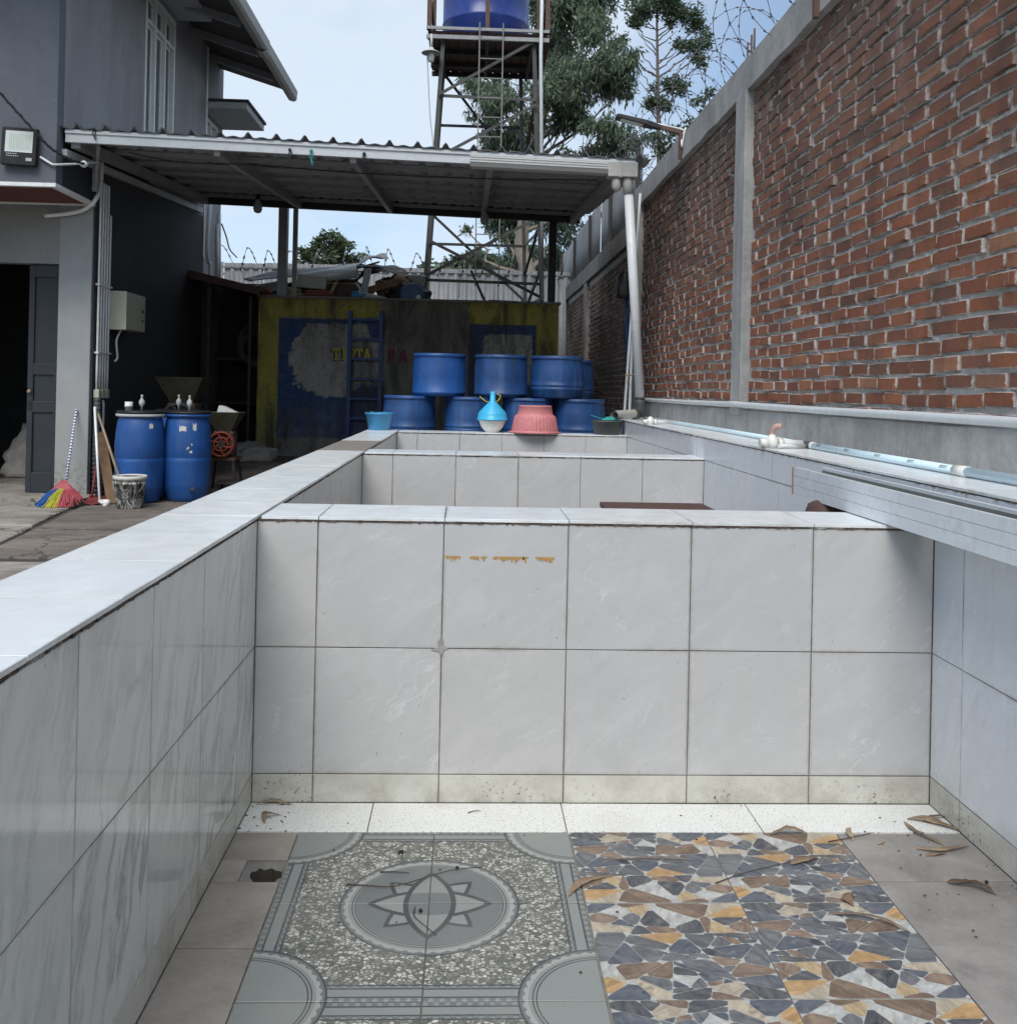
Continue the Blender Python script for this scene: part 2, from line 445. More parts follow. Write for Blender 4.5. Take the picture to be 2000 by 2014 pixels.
def concrete(base, streak=.5, moss=0.0, scale=1.0, rough=.9):
    def fn(n):
        p = n.geo(); a = n.noise(p, 2.2*scale, 7, .62); b = n.noise(p, 22*scale, 5, .65)
        s_ = n.noise(n.vm('MULTIPLY', p, (4*scale, 4*scale, .9*scale)), 1, 7, .68, .4)
        c = n.mix(n.step(a, .3, .7), tuple(x*.68 for x in base), tuple(x*1.2 for x in base))
        c = n.mix(n.step(b, .45, .75)*.4, c, tuple(x*1.45 for x in base))
        c = n.mix(n.step(s_, .48, .72)*streak, c, tuple(x*.42 for x in base))
        c = n.mix(n.step(s_, .5, .3)*streak*.35, c, tuple(min(1, x*1.7) for x in base))
        if moss: c = n.mix(n.step(n.noise(p, 1.4, 5, .7), .5, .68)*moss, c, (.05, .055, .03))
        return dict(color=c, rough=rough, normal=n.bump(b+a*.5, .35, .01))
    return fn
def yard_fn(base):
    def fn(n):
        p = n.geo(); a = n.noise(p, 1.7, 7, .65, .6); b = n.noise(p, 14, 6, .7); d = n.noise(n.vm('MULTIPLY', p, (1, 2.6, 1)), 2.4, 6, .68, .5)
        c = n.mix(n.step(a, .32, .68), tuple(x*.62 for x in base), tuple(x*1.3 for x in base))
        c = n.mix(n.step(d, .5, .62)*.6, c, tuple(x*.45 for x in base))
        c = n.mix(n.step(b, .55, .72)*.5, c, tuple(min(1, x*1.75) for x in base))
        cr = n.vor(n.vm('ADD', p, n.vm('MULTIPLY', n.noise(p, 5, 4, .6, col=True), (.4, .4, 0))), .7, 'DISTANCE_TO_EDGE')
        c = n.mix(n.step(cr, .012, .003)*.8, c, (.025, .02, .017))
        return dict(color=c, rough=.88, normal=n.bump(b+a, .4, .012))
    return fn
mat('concrete', concrete((.33, .327, .32), .45))
mat('concrete_curb', concrete((.32, .315, .305), .4, scale=1.7))
mat('concrete_low', concrete((.19, .18, .17), .6, .25))
mat('concrete_slab', yard_fn((.27, .25, .22)))
mat('concrete_yard', yard_fn((.16, .138, .12)))
mat('soil', concrete((.06, .05, .04), .2))
mat('mortar', concrete((.47, .455, .425), .45, .3, 1.2))

def brick_fn(pal, weather):
    def fn(n):
        uv = n.coord('UV'); u, v, _ = n.sep(uv)
        wp = n.geo(); x, y, z = n.sep(wp)
        rr = (n.rand()*7.13+n.geo('Random Per Island')*3.71).wrap(0., 1.)
        col = n.ramp(rr, pal)
        loc = n.vm('ADD', wp, n.comb(rr*5., rr*11., 0.))
        a = n.noise(loc, 28, 5, .65); b = n.noise(loc, 110, 3, .6)
        col = n.mix(n.step(a, .35, .7)*.5, col, n.mix(.5, col, (.1, .04, .025)))
        col = n.mix(n.step(b, .58, .75)*.35, col, (.42, .22, .13))
        # mortar smeared over the rims
        e = (u.min(1-u)*.22).min(v.min(1-v)*.075)
        sm = n.step(e+(n.noise(loc, 70, 4, .65)-.5)*.016, .0062, .0015)
        col = n.mix(sm*.85, col, (.5, .48, .45))
        drip = n.step(n.noise(n.vm('MULTIPLY', wp, (60, 60, 9)), 1, 3, .6), .66, .72)*n.step(n.noise(wp, 9, 3, .6), .5, .62)
        col = n.mix(drip*.55, col, (.5, .47, .44))
        # weather: grey bloom and black algae high on the wall, in patches
        hi = n.step(z, weather[0], weather[1])
        pa = n.noise(wp, .9, 6, .62); st = n.noise(n.vm('MULTIPLY', wp, (7, 7, .8)), 1, 5, .65)
        col = n.mix(hi*n.step(pa, .3, .55)*.62, col, (.135, .1, .08))
        col = n.mix(hi*n.step(st, .54, .7)*n.step(pa, .42, .6)*.7, col, (.33, .3, .27))
        blk = n.step(n.noise(n.vm('ADD', wp, (0, 0, 4.)), 1.3, 6, .65), .47, .62)*hi
        col = n.mix(blk*.85, col, (.03, .026, .024))
        dst = n.step(n.noise(n.vm('MULTIPLY', wp, (3.2, 3.2, .45)), 1, 6, .66, .3), .52, .64)
        col = n.mix(dst*.32, col, (.045, .034, .028))
        col = n.mix(n.step(n.noise(wp, 3.3, 5, .65), .52, .72)*.4, col, (.09, .06, .045))
        return dict(color=col, rough=.9, normal=n.bump(a+b*.5, .5, .006))
    return fn
PAL = [(0, (.14, .057, .036)), (.16, (.215, .074, .037)), (.36, (.275, .094, .043)), (.52, (.195, .063, .033)), (.68, (.305, .113, .053)), (.8, (.24, .08, .039)), (.9, (.16, .074, .049)), (1, (.33, .15, .077))]
mat('brick', brick_fn(PAL, (2.1, 3.3)))
mat('brick_low', brick_fn([(0, (.13, .06, .038)), (.4, (.19, .085, .05)), (.7, (.16, .075, .048)), (1, (.22, .115, .07))], (.3, 1.6)))

def paint_wall(base, streak=.5, peel=0.0, peelc=(.5, .5, .48)):
    def fn(n):
        p = n.geo(); a = n.noise(p, 1.2, 6, .6); st = n.noise(n.vm('MULTIPLY', p, (2.1, 2.1, .3)), 1, 8, .7, .5)
        b = n.noise(p, 60, 3, .6)
        c = n.mix(n.step(a, .3, .7), tuple(x*.85 for x in base), tuple(x*1.12 for x in base))
        c = n.mix(n.step(st, .45, .75)*streak, c, tuple(x*.6 for x in base))
        c = n.mix(n.step(st, .45, .25)*streak*.5, c, tuple(min(1, x*1.35+.01) for x in base))
        sp_ = n.step(n.noise(p, 26, 3, .6), .7, .73)*n.step(n.noise(p, 3, 3, .5), .55, .65)
        c = n.mix(sp_*peel, c, peelc)
        c = n.mix(n.step(n.noise(p, 7, 6, .7, .8), .56, .7)*.3, c, tuple(x*.65 for x in base))
        return dict(color=c, rough=.75, normal=n.bump(b+n.noise(p, 3, 4, .6)*2., .2, .006))
    return fn
mat('paint_slate', paint_wall((.115, .128, .15), .5, .8))
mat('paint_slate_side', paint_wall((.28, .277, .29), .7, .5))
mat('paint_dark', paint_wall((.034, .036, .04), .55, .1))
mat('paint_white', paint_wall((.24, .24, .235), .2, .6, (.2, .19, .17)))
def pil_fn(n):
    p = n.geo(); x, y, z = n.sep(p); a = n.noise(p, 3, 6, .65); b = n.noise(p, 24, 4, .65)
    c = n.mix(n.step(a, .3, .7), (.28, .29, .295), (.35, .36, .365))
    low = n.step(z, 1.5, .1)
    c = n.mix(low*n.step(a+b*.4, .55, .9)*.9, c, (.26, .23, .18))
    c = n.mix(n.step(z, .55, .08)*n.step(b, .45, .6)*.8, c, (.14, .12, .095))
    c = n.mix(n.step(b, .7, .74)*.6, c, (.16, .15, .14))
    return dict(color=c, rough=.85, normal=n.bump(b, .25, .006))
mat('paint_pilaster', pil_fn)
mat('soffit_red', paint_wall((.14, .045, .035), .4))
mat('eave_brown', paint_wall((.085, .06, .055), .3))
worn('roof_dark', (.05, .052, .05), .7, .4, 9, dirt_amt=.4)
worn('white_trim', (.8, .81, .8), .5, .15, 5, dirt_amt=.25)
worn('hood_grey', (.46, .47, .47), .7, .15, 3, dirt_amt=.25)
worn('steel_white', (.5, .52, .54), .45, .15, 3, dirt_amt=.3)
worn('steel_grey', (.3, .305, .31), .5, .25, 5, dirt_amt=.35)
worn('steel_tower', (.06, .06, .058), .55, .3, 6, dirt_amt=.3)
worn('steel_dark', (.035, .033, .034), .55, .3, 7, dirt_amt=.3)
worn('steel_rust', (.11, .06, .045), .7, .35, 9, dirt_amt=.4)
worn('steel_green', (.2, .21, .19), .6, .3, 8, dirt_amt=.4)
worn('roof_sheet', (.055, .06, .062), .55, .35, 3, dirt_amt=.4)
worn('sheet_under', (.36, .375, .395), .5, .3, 3, dirt_amt=.4)
worn('zinc', (.2, .21, .225), .5, .25, 2, metal=.15, dirt=(.13, .1, .08), dirt_amt=.4)
worn('aluminium', (.72, .76, .79), .4, .1, 4, metal=.2, dirt=(.25, .26, .27), dirt_amt=.3, bump=.05)
worn('pvc_white', (.6, .62, .63), .4, .1, 4, dirt=(.3, .27, .22), dirt_amt=.3, bump=.04)
worn('pvc_grey', (.42, .41, .38), .5, .15, 5, dirt=(.16, .14, .11), dirt_amt=.4, bump=.05)
worn('pvc_blue', (.64, .8, .86), .3, .07, 4, dirt_amt=.1, bump=.02)
worn('pvc_dark', (.06, .065, .07), .5, .2, 8)
def drum_fn(base, fade, grime):
    def fn(n):
        p = n.coord('Object'); r = n.rand(); q = n.vm('ADD', p, n.comb(r*7., r*3., r*11.))
        a = n.noise(q, 3, 5, .6); b = n.noise(q, 38, 4, .65); st = n.noise(n.vm('MULTIPLY', q, (9, 9, 1.1)), 1, 6, .68)
        sc = n.noise(n.vm('MULTIPLY', q, (5, 5, 60)), 1, 3, .6)
        c = n.mix(n.step(a, .3, .7), tuple(x*.75 for x in base), tuple(x*1.2 for x in base))
        c = n.mix(n.step(st, .5, .72)*fade, c, (.07, .13, .25)); c = n.mix(n.step(sc, .68, .74)*fade*.8, c, (.16, .22, .34))
        c = n.mix(n.step(st, .47, .3)*grime, c, (.03, .032, .035)); c = n.mix(n.step(b, .62, .72)*grime*.8, c, (.12, .11, .1))
        return dict(color=c, rough=n.step(a, 0, 1)*.2+.33, normal=n.bump(n.noise(q, 4, 3, .5), .12, .02))
    return fn
mat('drum_blue', drum_fn((.012, .075, .27), .25, .25)); mat('drum_old', drum_fn((.012, .058, .19), .6, .6))
worn('tank_blue', (.02, .045, .22), .3, .1, 2, dirt=(.1, .14, .3), dirt_amt=.2, bump=.02)
worn('lid_black', (.015, .015, .017), .45, .3, 10)
worn('white_plastic', (.72, .72, .68), .4, .1, 8, dirt=(.3, .28, .22), dirt_amt=.3)
def pail_fn(n):
    p = n.geo(); a = n.noise(n.vm('MULTIPLY', p, (1.3, 1.3, .6)), 13, 7, .75, 1.2); b = n.noise(p, 70, 4, .7); z = n.sep(p)[2]
    c = n.mix(n.step(a+b*.35, .66, .74), (.035, .033, .03), (.55, .54, .51))
    c = n.mix(n.step(n.noise(p, 9, 4, .6), .48, .62)*.6, c, (.1, .095, .085))
    return dict(color=c, rough=.7, normal=n.bump(a, .3, .004))
mat('paint_pail', pail_fn)
worn('pink_plastic', (.58, .21, .22), .45, .25, 14, dirt=(.12, .06, .05), dirt_amt=.7)
worn('cyan_plastic', (.05, .42, .68), .35, .08, 6, dirt_amt=.1, bump=.03)
worn('pail_blue', (.045, .24, .44), .42, .14, 6, dirt=(.2, .27, .3), dirt_amt=.25, bump=.04)
worn('teal_plastic', (.02, .3, .29), .35, .1, 8, dirt_amt=.1)
worn('dark_tub', (.06, .065, .065), .55, .2, 8, dirt=(.15, .14, .12), dirt_amt=.4)
worn('wood', (.2, .12, .065), .7, .35, 14, dirt_amt=.4)
worn('wood_dark', (.085, .045, .035), .6, .3, 10, dirt_amt=.35)
worn('wood_pale', (.32, .25, .17), .75, .3, 10, dirt_amt=.35)
worn('ladder_blue', (.012, .05, .17), .5, .25, 9, dirt=(.1, .09, .08), dirt_amt=.35)
worn('door_dark', (.026, .031, .038), .5, .12, 4, dirt_amt=.15)
worn('black', (.012, .012, .013), .6, .3, 8)
worn('orange_paint', (.24, .04, .015), .5, .25, 9, dirt=(.05, .02, .015), dirt_amt=.5)
worn('olive', (.045, .042, .026), .65, .3, 8, dirt_amt=.4)
worn('beige_box', (.46, .46, .36), .45, .08, 4, dirt_amt=.15)
worn('sack_cloth', (.36, .34, .31), .9, .3, 16, dirt=(.06, .06, .06), dirt_amt=.5, bump=.4)
worn('foam', (.5, .49, .46), .8, .2, 9, dirt=(.1, .08, .06), dirt_amt=.55)
worn('crate_red', (.3, .075, .045), .6, .25, 9, dirt_amt=.45)
worn('wire_steel', (.2, .2, .205), .45, .2, 9, metal=.6)
worn('broom_red', (.34, .06, .08), .6, .2, 30, dirt_amt=.2); worn('dark_red', (.16, .025, .025), .6, .3, 20); worn('broom_blue', (.02, .09, .3), .6, .3, 30, dirt_amt=.2)
worn('broom_yellow', (.36, .34, .03), .6, .3, 30, dirt_amt=.2)
worn('hose', (.12, .12, .115), .6, .2, 9)
worn('bag_black', (.02, .021, .022), .4, .3, 12)
worn('sticker', (.6, .6, .55), .6, .2, 30, dirt_amt=.4)
worn('ink', (.09, .1, .11), .6, .2, 90, dirt_amt=.1)
worn('letter_yellow', (.5, .4, .03), .7, .3, 18, dirt=(.1, .09, .05), dirt_amt=.55)
worn('letter_red', (.2, .02, .022), .7, .35, 18, dirt=(.06, .05, .045), dirt_amt=.6)
worn('letter_shadow', (.02, .035, .1), .8, .3, 18, dirt=(.12, .11, .1), dirt_amt=.6)
worn('pipe_mark_brown', (.45, .27, .08), .7, .25, 40, dirt_amt=.2)
mat('lamp_glass', color=(.62, .68, .6), rough=.25)
mat('bulb', color=(.34, .35, .36), rough=.2, spec=.6)
mat('glass', color=(.06, .075, .085), rough=.04, spec=.8)
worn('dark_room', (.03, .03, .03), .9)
def tankwall_fn(n):
    p = n.geo(); x, y, z = n.sep(p)
    a = n.noise(p, 2.1, 6, .65); b = n.noise(p, 11, 5, .7); st = n.noise(n.vm('MULTIPLY', p, (3.0, 3.0, .6)), 1, 8, .74, .7); f = n.noise(p, 42, 4, .65)
    plaster = n.mix(n.step(a, .3, .7), (.15, .135, .115), (.27, .25, .215))
    plaster = n.mix(n.step(f, .6, .68)*.7, plaster, (.05, .048, .045))
    def box(x0, x1, z0, z1, wob):
        dx = (x-x0).min(x1-x); dz = (z-z0).min(z1-z)
        return n.step(dx.min(dz)+(b-.5)*wob, -.004, .012)
    yel = n.mix(n.step(b, .3, .7), (.3, .265, .045), (.42, .37, .08))
    yel = n.mix(n.step(f, .55, .75)*.5, yel, (.2, .17, .07))
    blue = n.mix(n.step(b, .3, .7), (.018, .045, .13), (.04, .08, .2))
    blue = n.mix(n.step(f*.5+b*.7+a*.3, .86, .93)*.8, blue, (.2, .2, .19))
    c = plaster
    c = n.mix((box(-3.2, -2.77, -.2, 2.7, .05)+box(-3.2, -1.3, 2.31, 2.72, .25)+box(-.005, 1.4, 2.28, 2.72, .03)+box(1.0, 1.4, 1.2, 2.72, .04)).min(1.), c, yel)
    c = n.mix(box(-2.775, -1.28, .55, 2.31, .07), c, blue)
    c = n.mix(box(-.0, 1.005, 1.2, 2.285, .05), c, blue)
    peel = n.mix(n.step(a, .3, .7), (.27, .26, .24), (.38, .36, .33)); peel = n.mix(n.step(f, .6, .68)*.7, peel, (.06, .058, .055))
    c = n.mix(n.step((x+1.95).abs()*.8+(z-1.72).abs()*1.0+(a-.5)*1.1+(b-.5)*.45, .8, .76)*box(-2.62, -1.2, 1.15, 2.24, .2), c, peel)
    c = n.mix(box(.22, .95, 1.4, 2.14, .16), c, peel)
    c = n.mix(n.step(z, 1.15, .3)*n.step(a+b*.5, .55, .95), c, (.24, .22, .185))
    # water stains running down
    dk = n.step(st, .44, .6)*n.step(n.noise(p, .9, 4, .6), .36, .54)
    c = n.mix(n.step(f*.6+b*.6, .62, .74)*.65, c, (.1, .09, .075))
    c = n.mix(dk*.82, c, (.035, .032, .027))
    mid = n.step((x+.62).abs(), .75, .45)
    c = n.mix(mid*n.step(st+a*.4, .5, .8)*.85, c, (.045, .042, .035))
    c = n.mix(n.step(z, 2.45, 2.63)*n.step(b, .35, .6)*.6, c, (.06, .05, .03))
    return dict(color=c, rough=.85, normal=n.bump(b+f*.4, .35, .008))
mat('tank_wall', tankwall_fn)
def leaf_fn(c1, c2):
    def fn(n):
        r = n.geo('Random Per Island'); p = n.geo()
        c = n.ramp(r, [(0, c1), (.6, c2), (1, tuple(x*1.5 for x in c2))])
        c = n.mix(n.step(n.noise(p, .5, 3, .5), .35, .7)*.4, c, tuple(x*.6 for x in c1))
        return dict(color=c, rough=.5, spec=.3)
    return fn
mat('foliage_eucalyptus', leaf_fn((.085, .12, .085), (.15, .195, .125)))
mat('foliage_slim', leaf_fn((.065, .1, .065), (.125, .17, .1)))
mat('foliage_round', leaf_fn((.06, .09, .05), (.12, .15, .08)))
worn('bark', (.26, .22, .18), .85, .35, 3, dirt_amt=.4); worn('bark_dark', (.13, .11, .095), .85, .35, 3, dirt_amt=.4)
def dry_fn(n):
    u, v, _ = n.sep(n.coord('Object')); r = n.rand(); a = n.noise(n.coord('Object'), 40, 4, .6)
    c = n.ramp(r, [(0, (.12, .075, .05)), (.35, (.26, .185, .125)), (.7, (.33, .25, .17)), (1, (.16, .09, .06))])
    c = n.mix(n.step(a, .4, .7)*.5, c, (.09, .05, .03)); c = n.mix(n.step(v.abs(), .0015, .0005)*.5, c, (.4, .28, .17))
    return dict(color=c, rough=.7, normal=n.bump(a, .3, .002))
mat('dry_leaf', dry_fn)
worn('lever_tan', (.5, .32, .26), .5, .1, 9, dirt_amt=.1)
worn('twig', (.07, .05, .035), .8, .3, 40)

for nm in ('foliage_eucalyptus', 'foliage_slim', 'foliage_round'):     # thin leaves let some light through
    nt = MATS[nm].node_tree; bs = [x for x in nt.nodes if x.type == 'BSDF_PRINCIPLED'][0]; out = [x for x in nt.nodes if x.type == 'OUTPUT_MATERIAL'][0]
    tr_ = nt.nodes.new('ShaderNodeBsdfTranslucent'); ms = nt.nodes.new('ShaderNodeMixShader'); ms.inputs[0].default_value = .38
    nt.links.new(bs.inputs['Base Color'].links[0].from_socket, tr_.inputs['Color'])
    nt.links.new(bs.outputs[0], ms.inputs[1]); nt.links.new(tr_.outputs[0], ms.inputs[2]); nt.links.new(ms.outputs[0], out.inputs[0])
# ================================================================ ground
XL, XR, XO = -.656, 1.536, -.948
GZ = .05
def gz(y): return GZ if y < 11 else min(.27, GZ+(y-11)*.0667)
g = MB()
def gq(x0, x1, y0, y1):
    g.add([(x0, y0, gz(y0)), (x1, y0, gz(y0)), (x1, y1, gz(y1)), (x0, y1, gz(y1))], [(0, 1, 2, 3)])
for x0, x1, y0, y1 in [(-300, XO+.02, -300, 11), (2.2, 300, -300, 11), (XO+.02, 2.2, -300, -.9), (XO+.02, 2.2, 9.5, 11), (-300, 300, 11, 14.3), (-300, 300, 14.3, 600)]:
    gq(x0, x1, y0, y1)
o = g.build('ground', 'soil'); tag(o, 'dark soil ground under the yard and beyond the walls', kind='structure')
yard = bpy.data.objects.new('yard_paving', None); COL.objects.link(yard)
tag(yard, 'stained concrete paving of the yard beside the basin', kind='structure')
def slab(poly, z0, z1, m, seed):
    b = MB(); b.prism(poly, 'z', z0, z1); o = b.build('slab', m, yard); bevel(o, .012, 2); return o
slab([(-3.45, 7.02), (-.93, 7.0), (-.93, 11.0), (-3.86, 11.0), (-3.86, 10.0)], GZ-.02, GZ+.016, 'concrete_yard', 1)
slab([(-3.15, -2), (-.93, -2), (-.93, 6.9), (-3.4, 6.86)], GZ-.02, GZ+.012, 'concrete_slab', 2)
slab([(-9, 8.42), (-3.72, 8.52), (-3.93, 9.98), (-9, 9.98)], GZ-.02, GZ+.022, 'concrete_slab', 3)
slab([(-9, 6.4), (-3.5, 7.05), (-3.68, 8.42), (-9, 8.32)], GZ-.02, GZ+.018, 'concrete_slab', 4)
slab([(-9, -2), (-3.3, -2), (-3.5, 6.95), (-9, 6.3)], GZ-.02, GZ+.015, 'concrete_slab', 5)
b = MB(); b.add([(-3.86, 11.01, GZ+.016), (2.2, 11.01, GZ+.016), (2.2, 14.3, gz(14.3)+.01), (-3.86, 14.3, gz(14.3)+.01)], [(0, 1, 2, 3)])
b.build('slab', 'concrete_yard', yard)
b = MB(); b.box(-9, -3.9, 10.0, 14.4, GZ-.02, GZ+.07); b.build('threshold_slab', 'concrete_slab', yard)

# ================================================================ tiled basin
_tm = {}
def tile_mesh(w, h, t, m):
    k = (round(w, 3), round(h, 3), t, m)
    if k not in _tm:
        c = .0008; b = MB(); W2, H2 = w/2, h/2
        b.add([(-W2, -H2, -t), (W2, -H2, -t), (W2, H2, -t), (-W2, H2, -t), (-W2, -H2, -c), (W2, -H2, -c), (W2, H2, -c), (-W2, H2, -c),
               (-W2+c, -H2+c, 0), (W2-c, -H2+c, 0), (W2-c, H2-c, 0), (-W2+c, H2-c, 0)],
              [(8, 9, 10, 11)]+[(a, (a+1) % 4, (a+1) % 4+4, a+4) for a in range(4)]+[(a+4, (a+1) % 4+4, (a+1) % 4+8, a+8) for a in range(4)])
        me = b.mesh('tile'); me.materials.append(MATS[m]); _tm[k] = me
    return _tm[k]
AX = {'-Y': Matrix(((1, 0, 0), (0, 0, -1), (0, 1, 0))), '+X': Matrix(((0, 0, 1), (1, 0, 0), (0, 1, 0))),
      '-X': Matrix(((0, 0, -1), (-1, 0, 0), (0, 1, 0))), '+Z': Matrix.Identity(3)}
GAP = .0034
def tile(parent, face, c, w, h, m, t=.009, jit=1.0, gap=GAP, name='tile', flip=False):
    o = bpy.data.objects.new(name, tile_mesh(w-gap, h-gap, t, m)); COL.objects.link(o)
    q = AX[face].to_4x4()
    j = Matrix.Rotation(rnd.gauss(0, .0011)*jit, 4, 'X') @ Matrix.Rotation(rnd.gauss(0, .0011)*jit, 4, 'Y') @ Matrix.Rotation(rnd.gauss(0, .0013)*jit, 4, 'Z')
    if flip: j = Matrix.Rotation(math.pi, 4, 'Z') @ j
    o.matrix_local = Matrix.Translation(c) @ q @ j
    o.parent = parent
    return o
ZR = [0, .0915, .4939, .8952]
CZ = .911                      # top of the low copings
basin = thing('tiled_basin', 'long white tiled basin split into compartments by low partition walls', 'basin', (0, 0, 0))
def spans(a, b, first, step=.4):
    out = [a]; p = first
    while p < b-.02:
        if p > a+.02: out.append(p)
        p += step
    return list(zip(out, out[1:]+[b]))
def partition(y0, y1, first, m, label):
    w = MB(); w.box(XL-.1, XR+.1, y0+.005, y1-.005, -.05, .894); w = w.build('partition_wall', 'grout', basin); tag(w, label)
    for x0, x1 in spans(XL, XR, first):
        for k in range(3):
            tile(w, '-Y', ((x0+x1)/2, y0, (ZR[k]+ZR[k+1])/2), x1-x0, ZR[k+1]-ZR[k], 'tile_skirt' if k == 0 else m)
    bed = MB()
    N = 220
    for i in range(N):     # ragged mortar lip under the coping
        xa, xb = XL+(XR-XL)*i/N, XL+(XR-XL)*(i+1)/N
        d = rnd.uniform(-.001, .003); bed.box(xa, xb, y0-.001-d, y1, .8945-rnd.choice((0, 0, 0, .0012, .003))*rnd.random(), .9015)
    bed.build('mortar_bed', 'mortar_bed', w, fix=False)
    for x0, x1 in spans(XL+.012, XR, first+rnd.uniform(-.01, .012)):
        tile(w, '+Z', ((x0+x1)/2, (y0+y1)/2-.002, CZ-.001+rnd.uniform(0, .0012)), x1-x0, y1-y0+.006, 'tile_coping', .0095, .7, gap=.003)
    return w
front = partition(3.108, 3.44, -.4646, 'tile_grey', 'nearest partition wall with two full tile rows and coping')
partition(6.189, 6.5, -.4628, 'tile_grey', 'middle partition wall of the basin')
partition(9.194, 9.5, -.4612, 'tile_grey', 'farthest partition wall carrying the pails and funnel')
# brown stain remains and a broken corner on the near partition
b = MB()
for x, wd in ((-.175, .05), (-.095, .03), (-.06, .02), (-.02, .1), (.075, .018), (.115, .062)):
    n_ = max(3, int(wd/.006))
    for i in range(n_):
        h = rnd.uniform(.004, .019)*(1 if .15 < i/n_ < .85 else .5)
        b.box(x+i*wd/n_+.115, x+(i+1)*wd/n_+.115-.0006, 3.1068, 3.1078, .79-h, .79+.001)
b.build('glue_residue', 'pipe_mark_brown', front, fix=False)
b = MB(); pts = [(-.065+px*1.15, .494+pz*1.15) for px, pz in ((-.028, -.003), (-.01, .003), (-.012, .018), (-.002, .031), (.006, .02), (.004, .007), (.022, .002), (.008, -.005), (.003, -.02), (-.006, -.009))]
b.prism(pts, 'y', 3.1055, 3.1085); b.build('chipped_corner', 'concrete_curb', front)
# left wall
lw = MB(); lw.box(XO, XL-.005, -1.2, 9.5, -.05, .894); lw = lw.build('side_wall', 'grout', basin); tag(lw, 'side wall of the basin with glossy veined tiles and broad white coping')
def wall_tiles(w, face, X, ya, yb, first, rows, mats):
    for y0, y1 in spans(ya, yb, first):
        for k in range(len(rows)-1):
            tile(w, face, (X, (y0+y1)/2, (rows[k]+rows[k+1])/2), y1-y0, rows[k+1]-rows[k], mats[k])
wall_tiles(lw, '+X', XL, -.307, 3.106, -.307, ZR, ['tile_skirt', 'tile_gloss', 'tile_gloss'])
wall_tiles(lw, '+X', XL, 3.44, 6.187, 3.58, ZR, ['tile_skirt', 'tile_grey', 'tile_grey'])
wall_tiles(lw, '+X', XL, 6.5, 9.192, 6.7, ZR, ['tile_skirt', 'tile_grey', 'tile_grey'])
bed = MB(); N = 700
for i in range(N):
    ya, yb = -.3+9.8*i/N, -.3+9.8*(i+1)/N
    bed.box(XO+.004, XL+rnd.uniform(-.001, .003), ya, yb, .8945-rnd.choice((0, 0, .0015, .003))*rnd.random(), .9015)
bed.build('mortar_bed', 'mortar_bed', lw, fix=False)
y = -.51
while y < 9.5:
    m = 'tile_brown' if 6.25 < y+.2 < 7.4 else 'tile_coping'
    y1 = min(y+.4, 9.5)
    tile(lw, '+Z', ((XO+XL)/2-.002, (y+y1)/2, CZ+rnd.uniform(0, .0014)), XL-XO+.012, y1-y, m, .0095, .8, gap=.003); y += .4
# right wall, ledge
rw = MB(); rw.box(XR+.005, 2.02, -1.2, 10.45, -.05, 1.038); rw = rw.build('ledge_wall', 'grout', basin); tag(rw, 'side wall of the basin against the brick wall, with bluish tiles and a ledge')
RZ = ZR[:3]+[.897]
wall_tiles(rw, '-X', XR, -.3, 3.106, -.284, RZ, ['tile_skirt', 'tile_blue', 'tile_blue'])
wall_tiles(rw, '-X', XR, 3.44, 6.187, 3.5, RZ, ['tile_skirt', 'tile_blue', 'tile_blue'])
wall_tiles(rw, '-X', XR, 6.5, 9.192, 6.7, RZ, ['tile_skirt', 'tile_blue', 'tile_blue'])
js = [-.3, .11, .51, .91, 1.31, 1.71, 2.11, 2.51, 2.91, 3.12, 3.37, 3.77, 4.1, 4.46, 4.8, 5.2, 5.6, 6, 6.4, 6.8, 7.2, 7.6, 8, 8.4, 8.8, 9.2, 9.6, 10, 10.45]
for a, c in zip(js, js[1:]):
    tile(rw, '-X', (XR, (a+c)/2, .9685), c-a, .143, 'tile_blue')
bed = MB(); N = 600
for i in range(N):
    ya, yb = -.3+10.75*i/N, -.3+10.75*(i+1)/N
    bed.box(XR+rnd.uniform(-.004, .001), 2.0, ya, yb, 1.0385-rnd.choice((0, 0, .0015, .003))*rnd.random(), 1.0435)
bed.build('mortar_bed', 'mortar_bed', rw, fix=False)
y = -.3
while y < 10.4:
    y1 = min(y+.4, 10.45)
    tile(rw, '+Z', (1.766, (y+y1)/2, 1.0525), .468, y1-y, 'tile_coping', .0095, .8, gap=.003); y += .4
# low platform behind the far partition carrying the drums
b = MB(); b.box(XO, 1.98, 9.51, 10.9, 0, .8); o = b.build('concrete_platform', 'concrete_low'); tag(o, 'low concrete platform under the cut blue drums behind the basin', 'platform')

# ================================================================ basin floor
HX0, HX1, HY0, HY1 = -.583, -.474, 2.622, 2.735
b = MB()
for q in ((XL-.05, XR+.05, -1.2, HY0), (XL-.05, XR+.05, HY1, 9.4), (XL-.05, HX0, HY0, HY1), (HX1, XR+.05, HY0, HY1)): b.box(*q, -.12, -.0065)
fl = b.build('basin_floor', 'grout'); tag(fl, 'basin floor of mixed leftover tiles', kind='structure')
for x0, x1 in spans(XL, XR, -.27, .598): tile(fl, '+Z', ((x0+x1)/2, 3.006, 0.001), x1-x0, .2, 'tile_terrazzo', name='floor_tile')
def ftile(x0, x1, y0, y1, m, flip=False):
    tile(fl, '+Z', ((x0+x1)/2, (y0+y1)/2, rnd.uniform(-.0006, .0006)), x1-x0, y1-y0, m, name='floor_tile', flip=flip, gap=.0032, jit=.5)
ys = [2.9, 2.613, 2.307, 2.0, 1.7, 1.4, 1.1, .8, .5, .2]
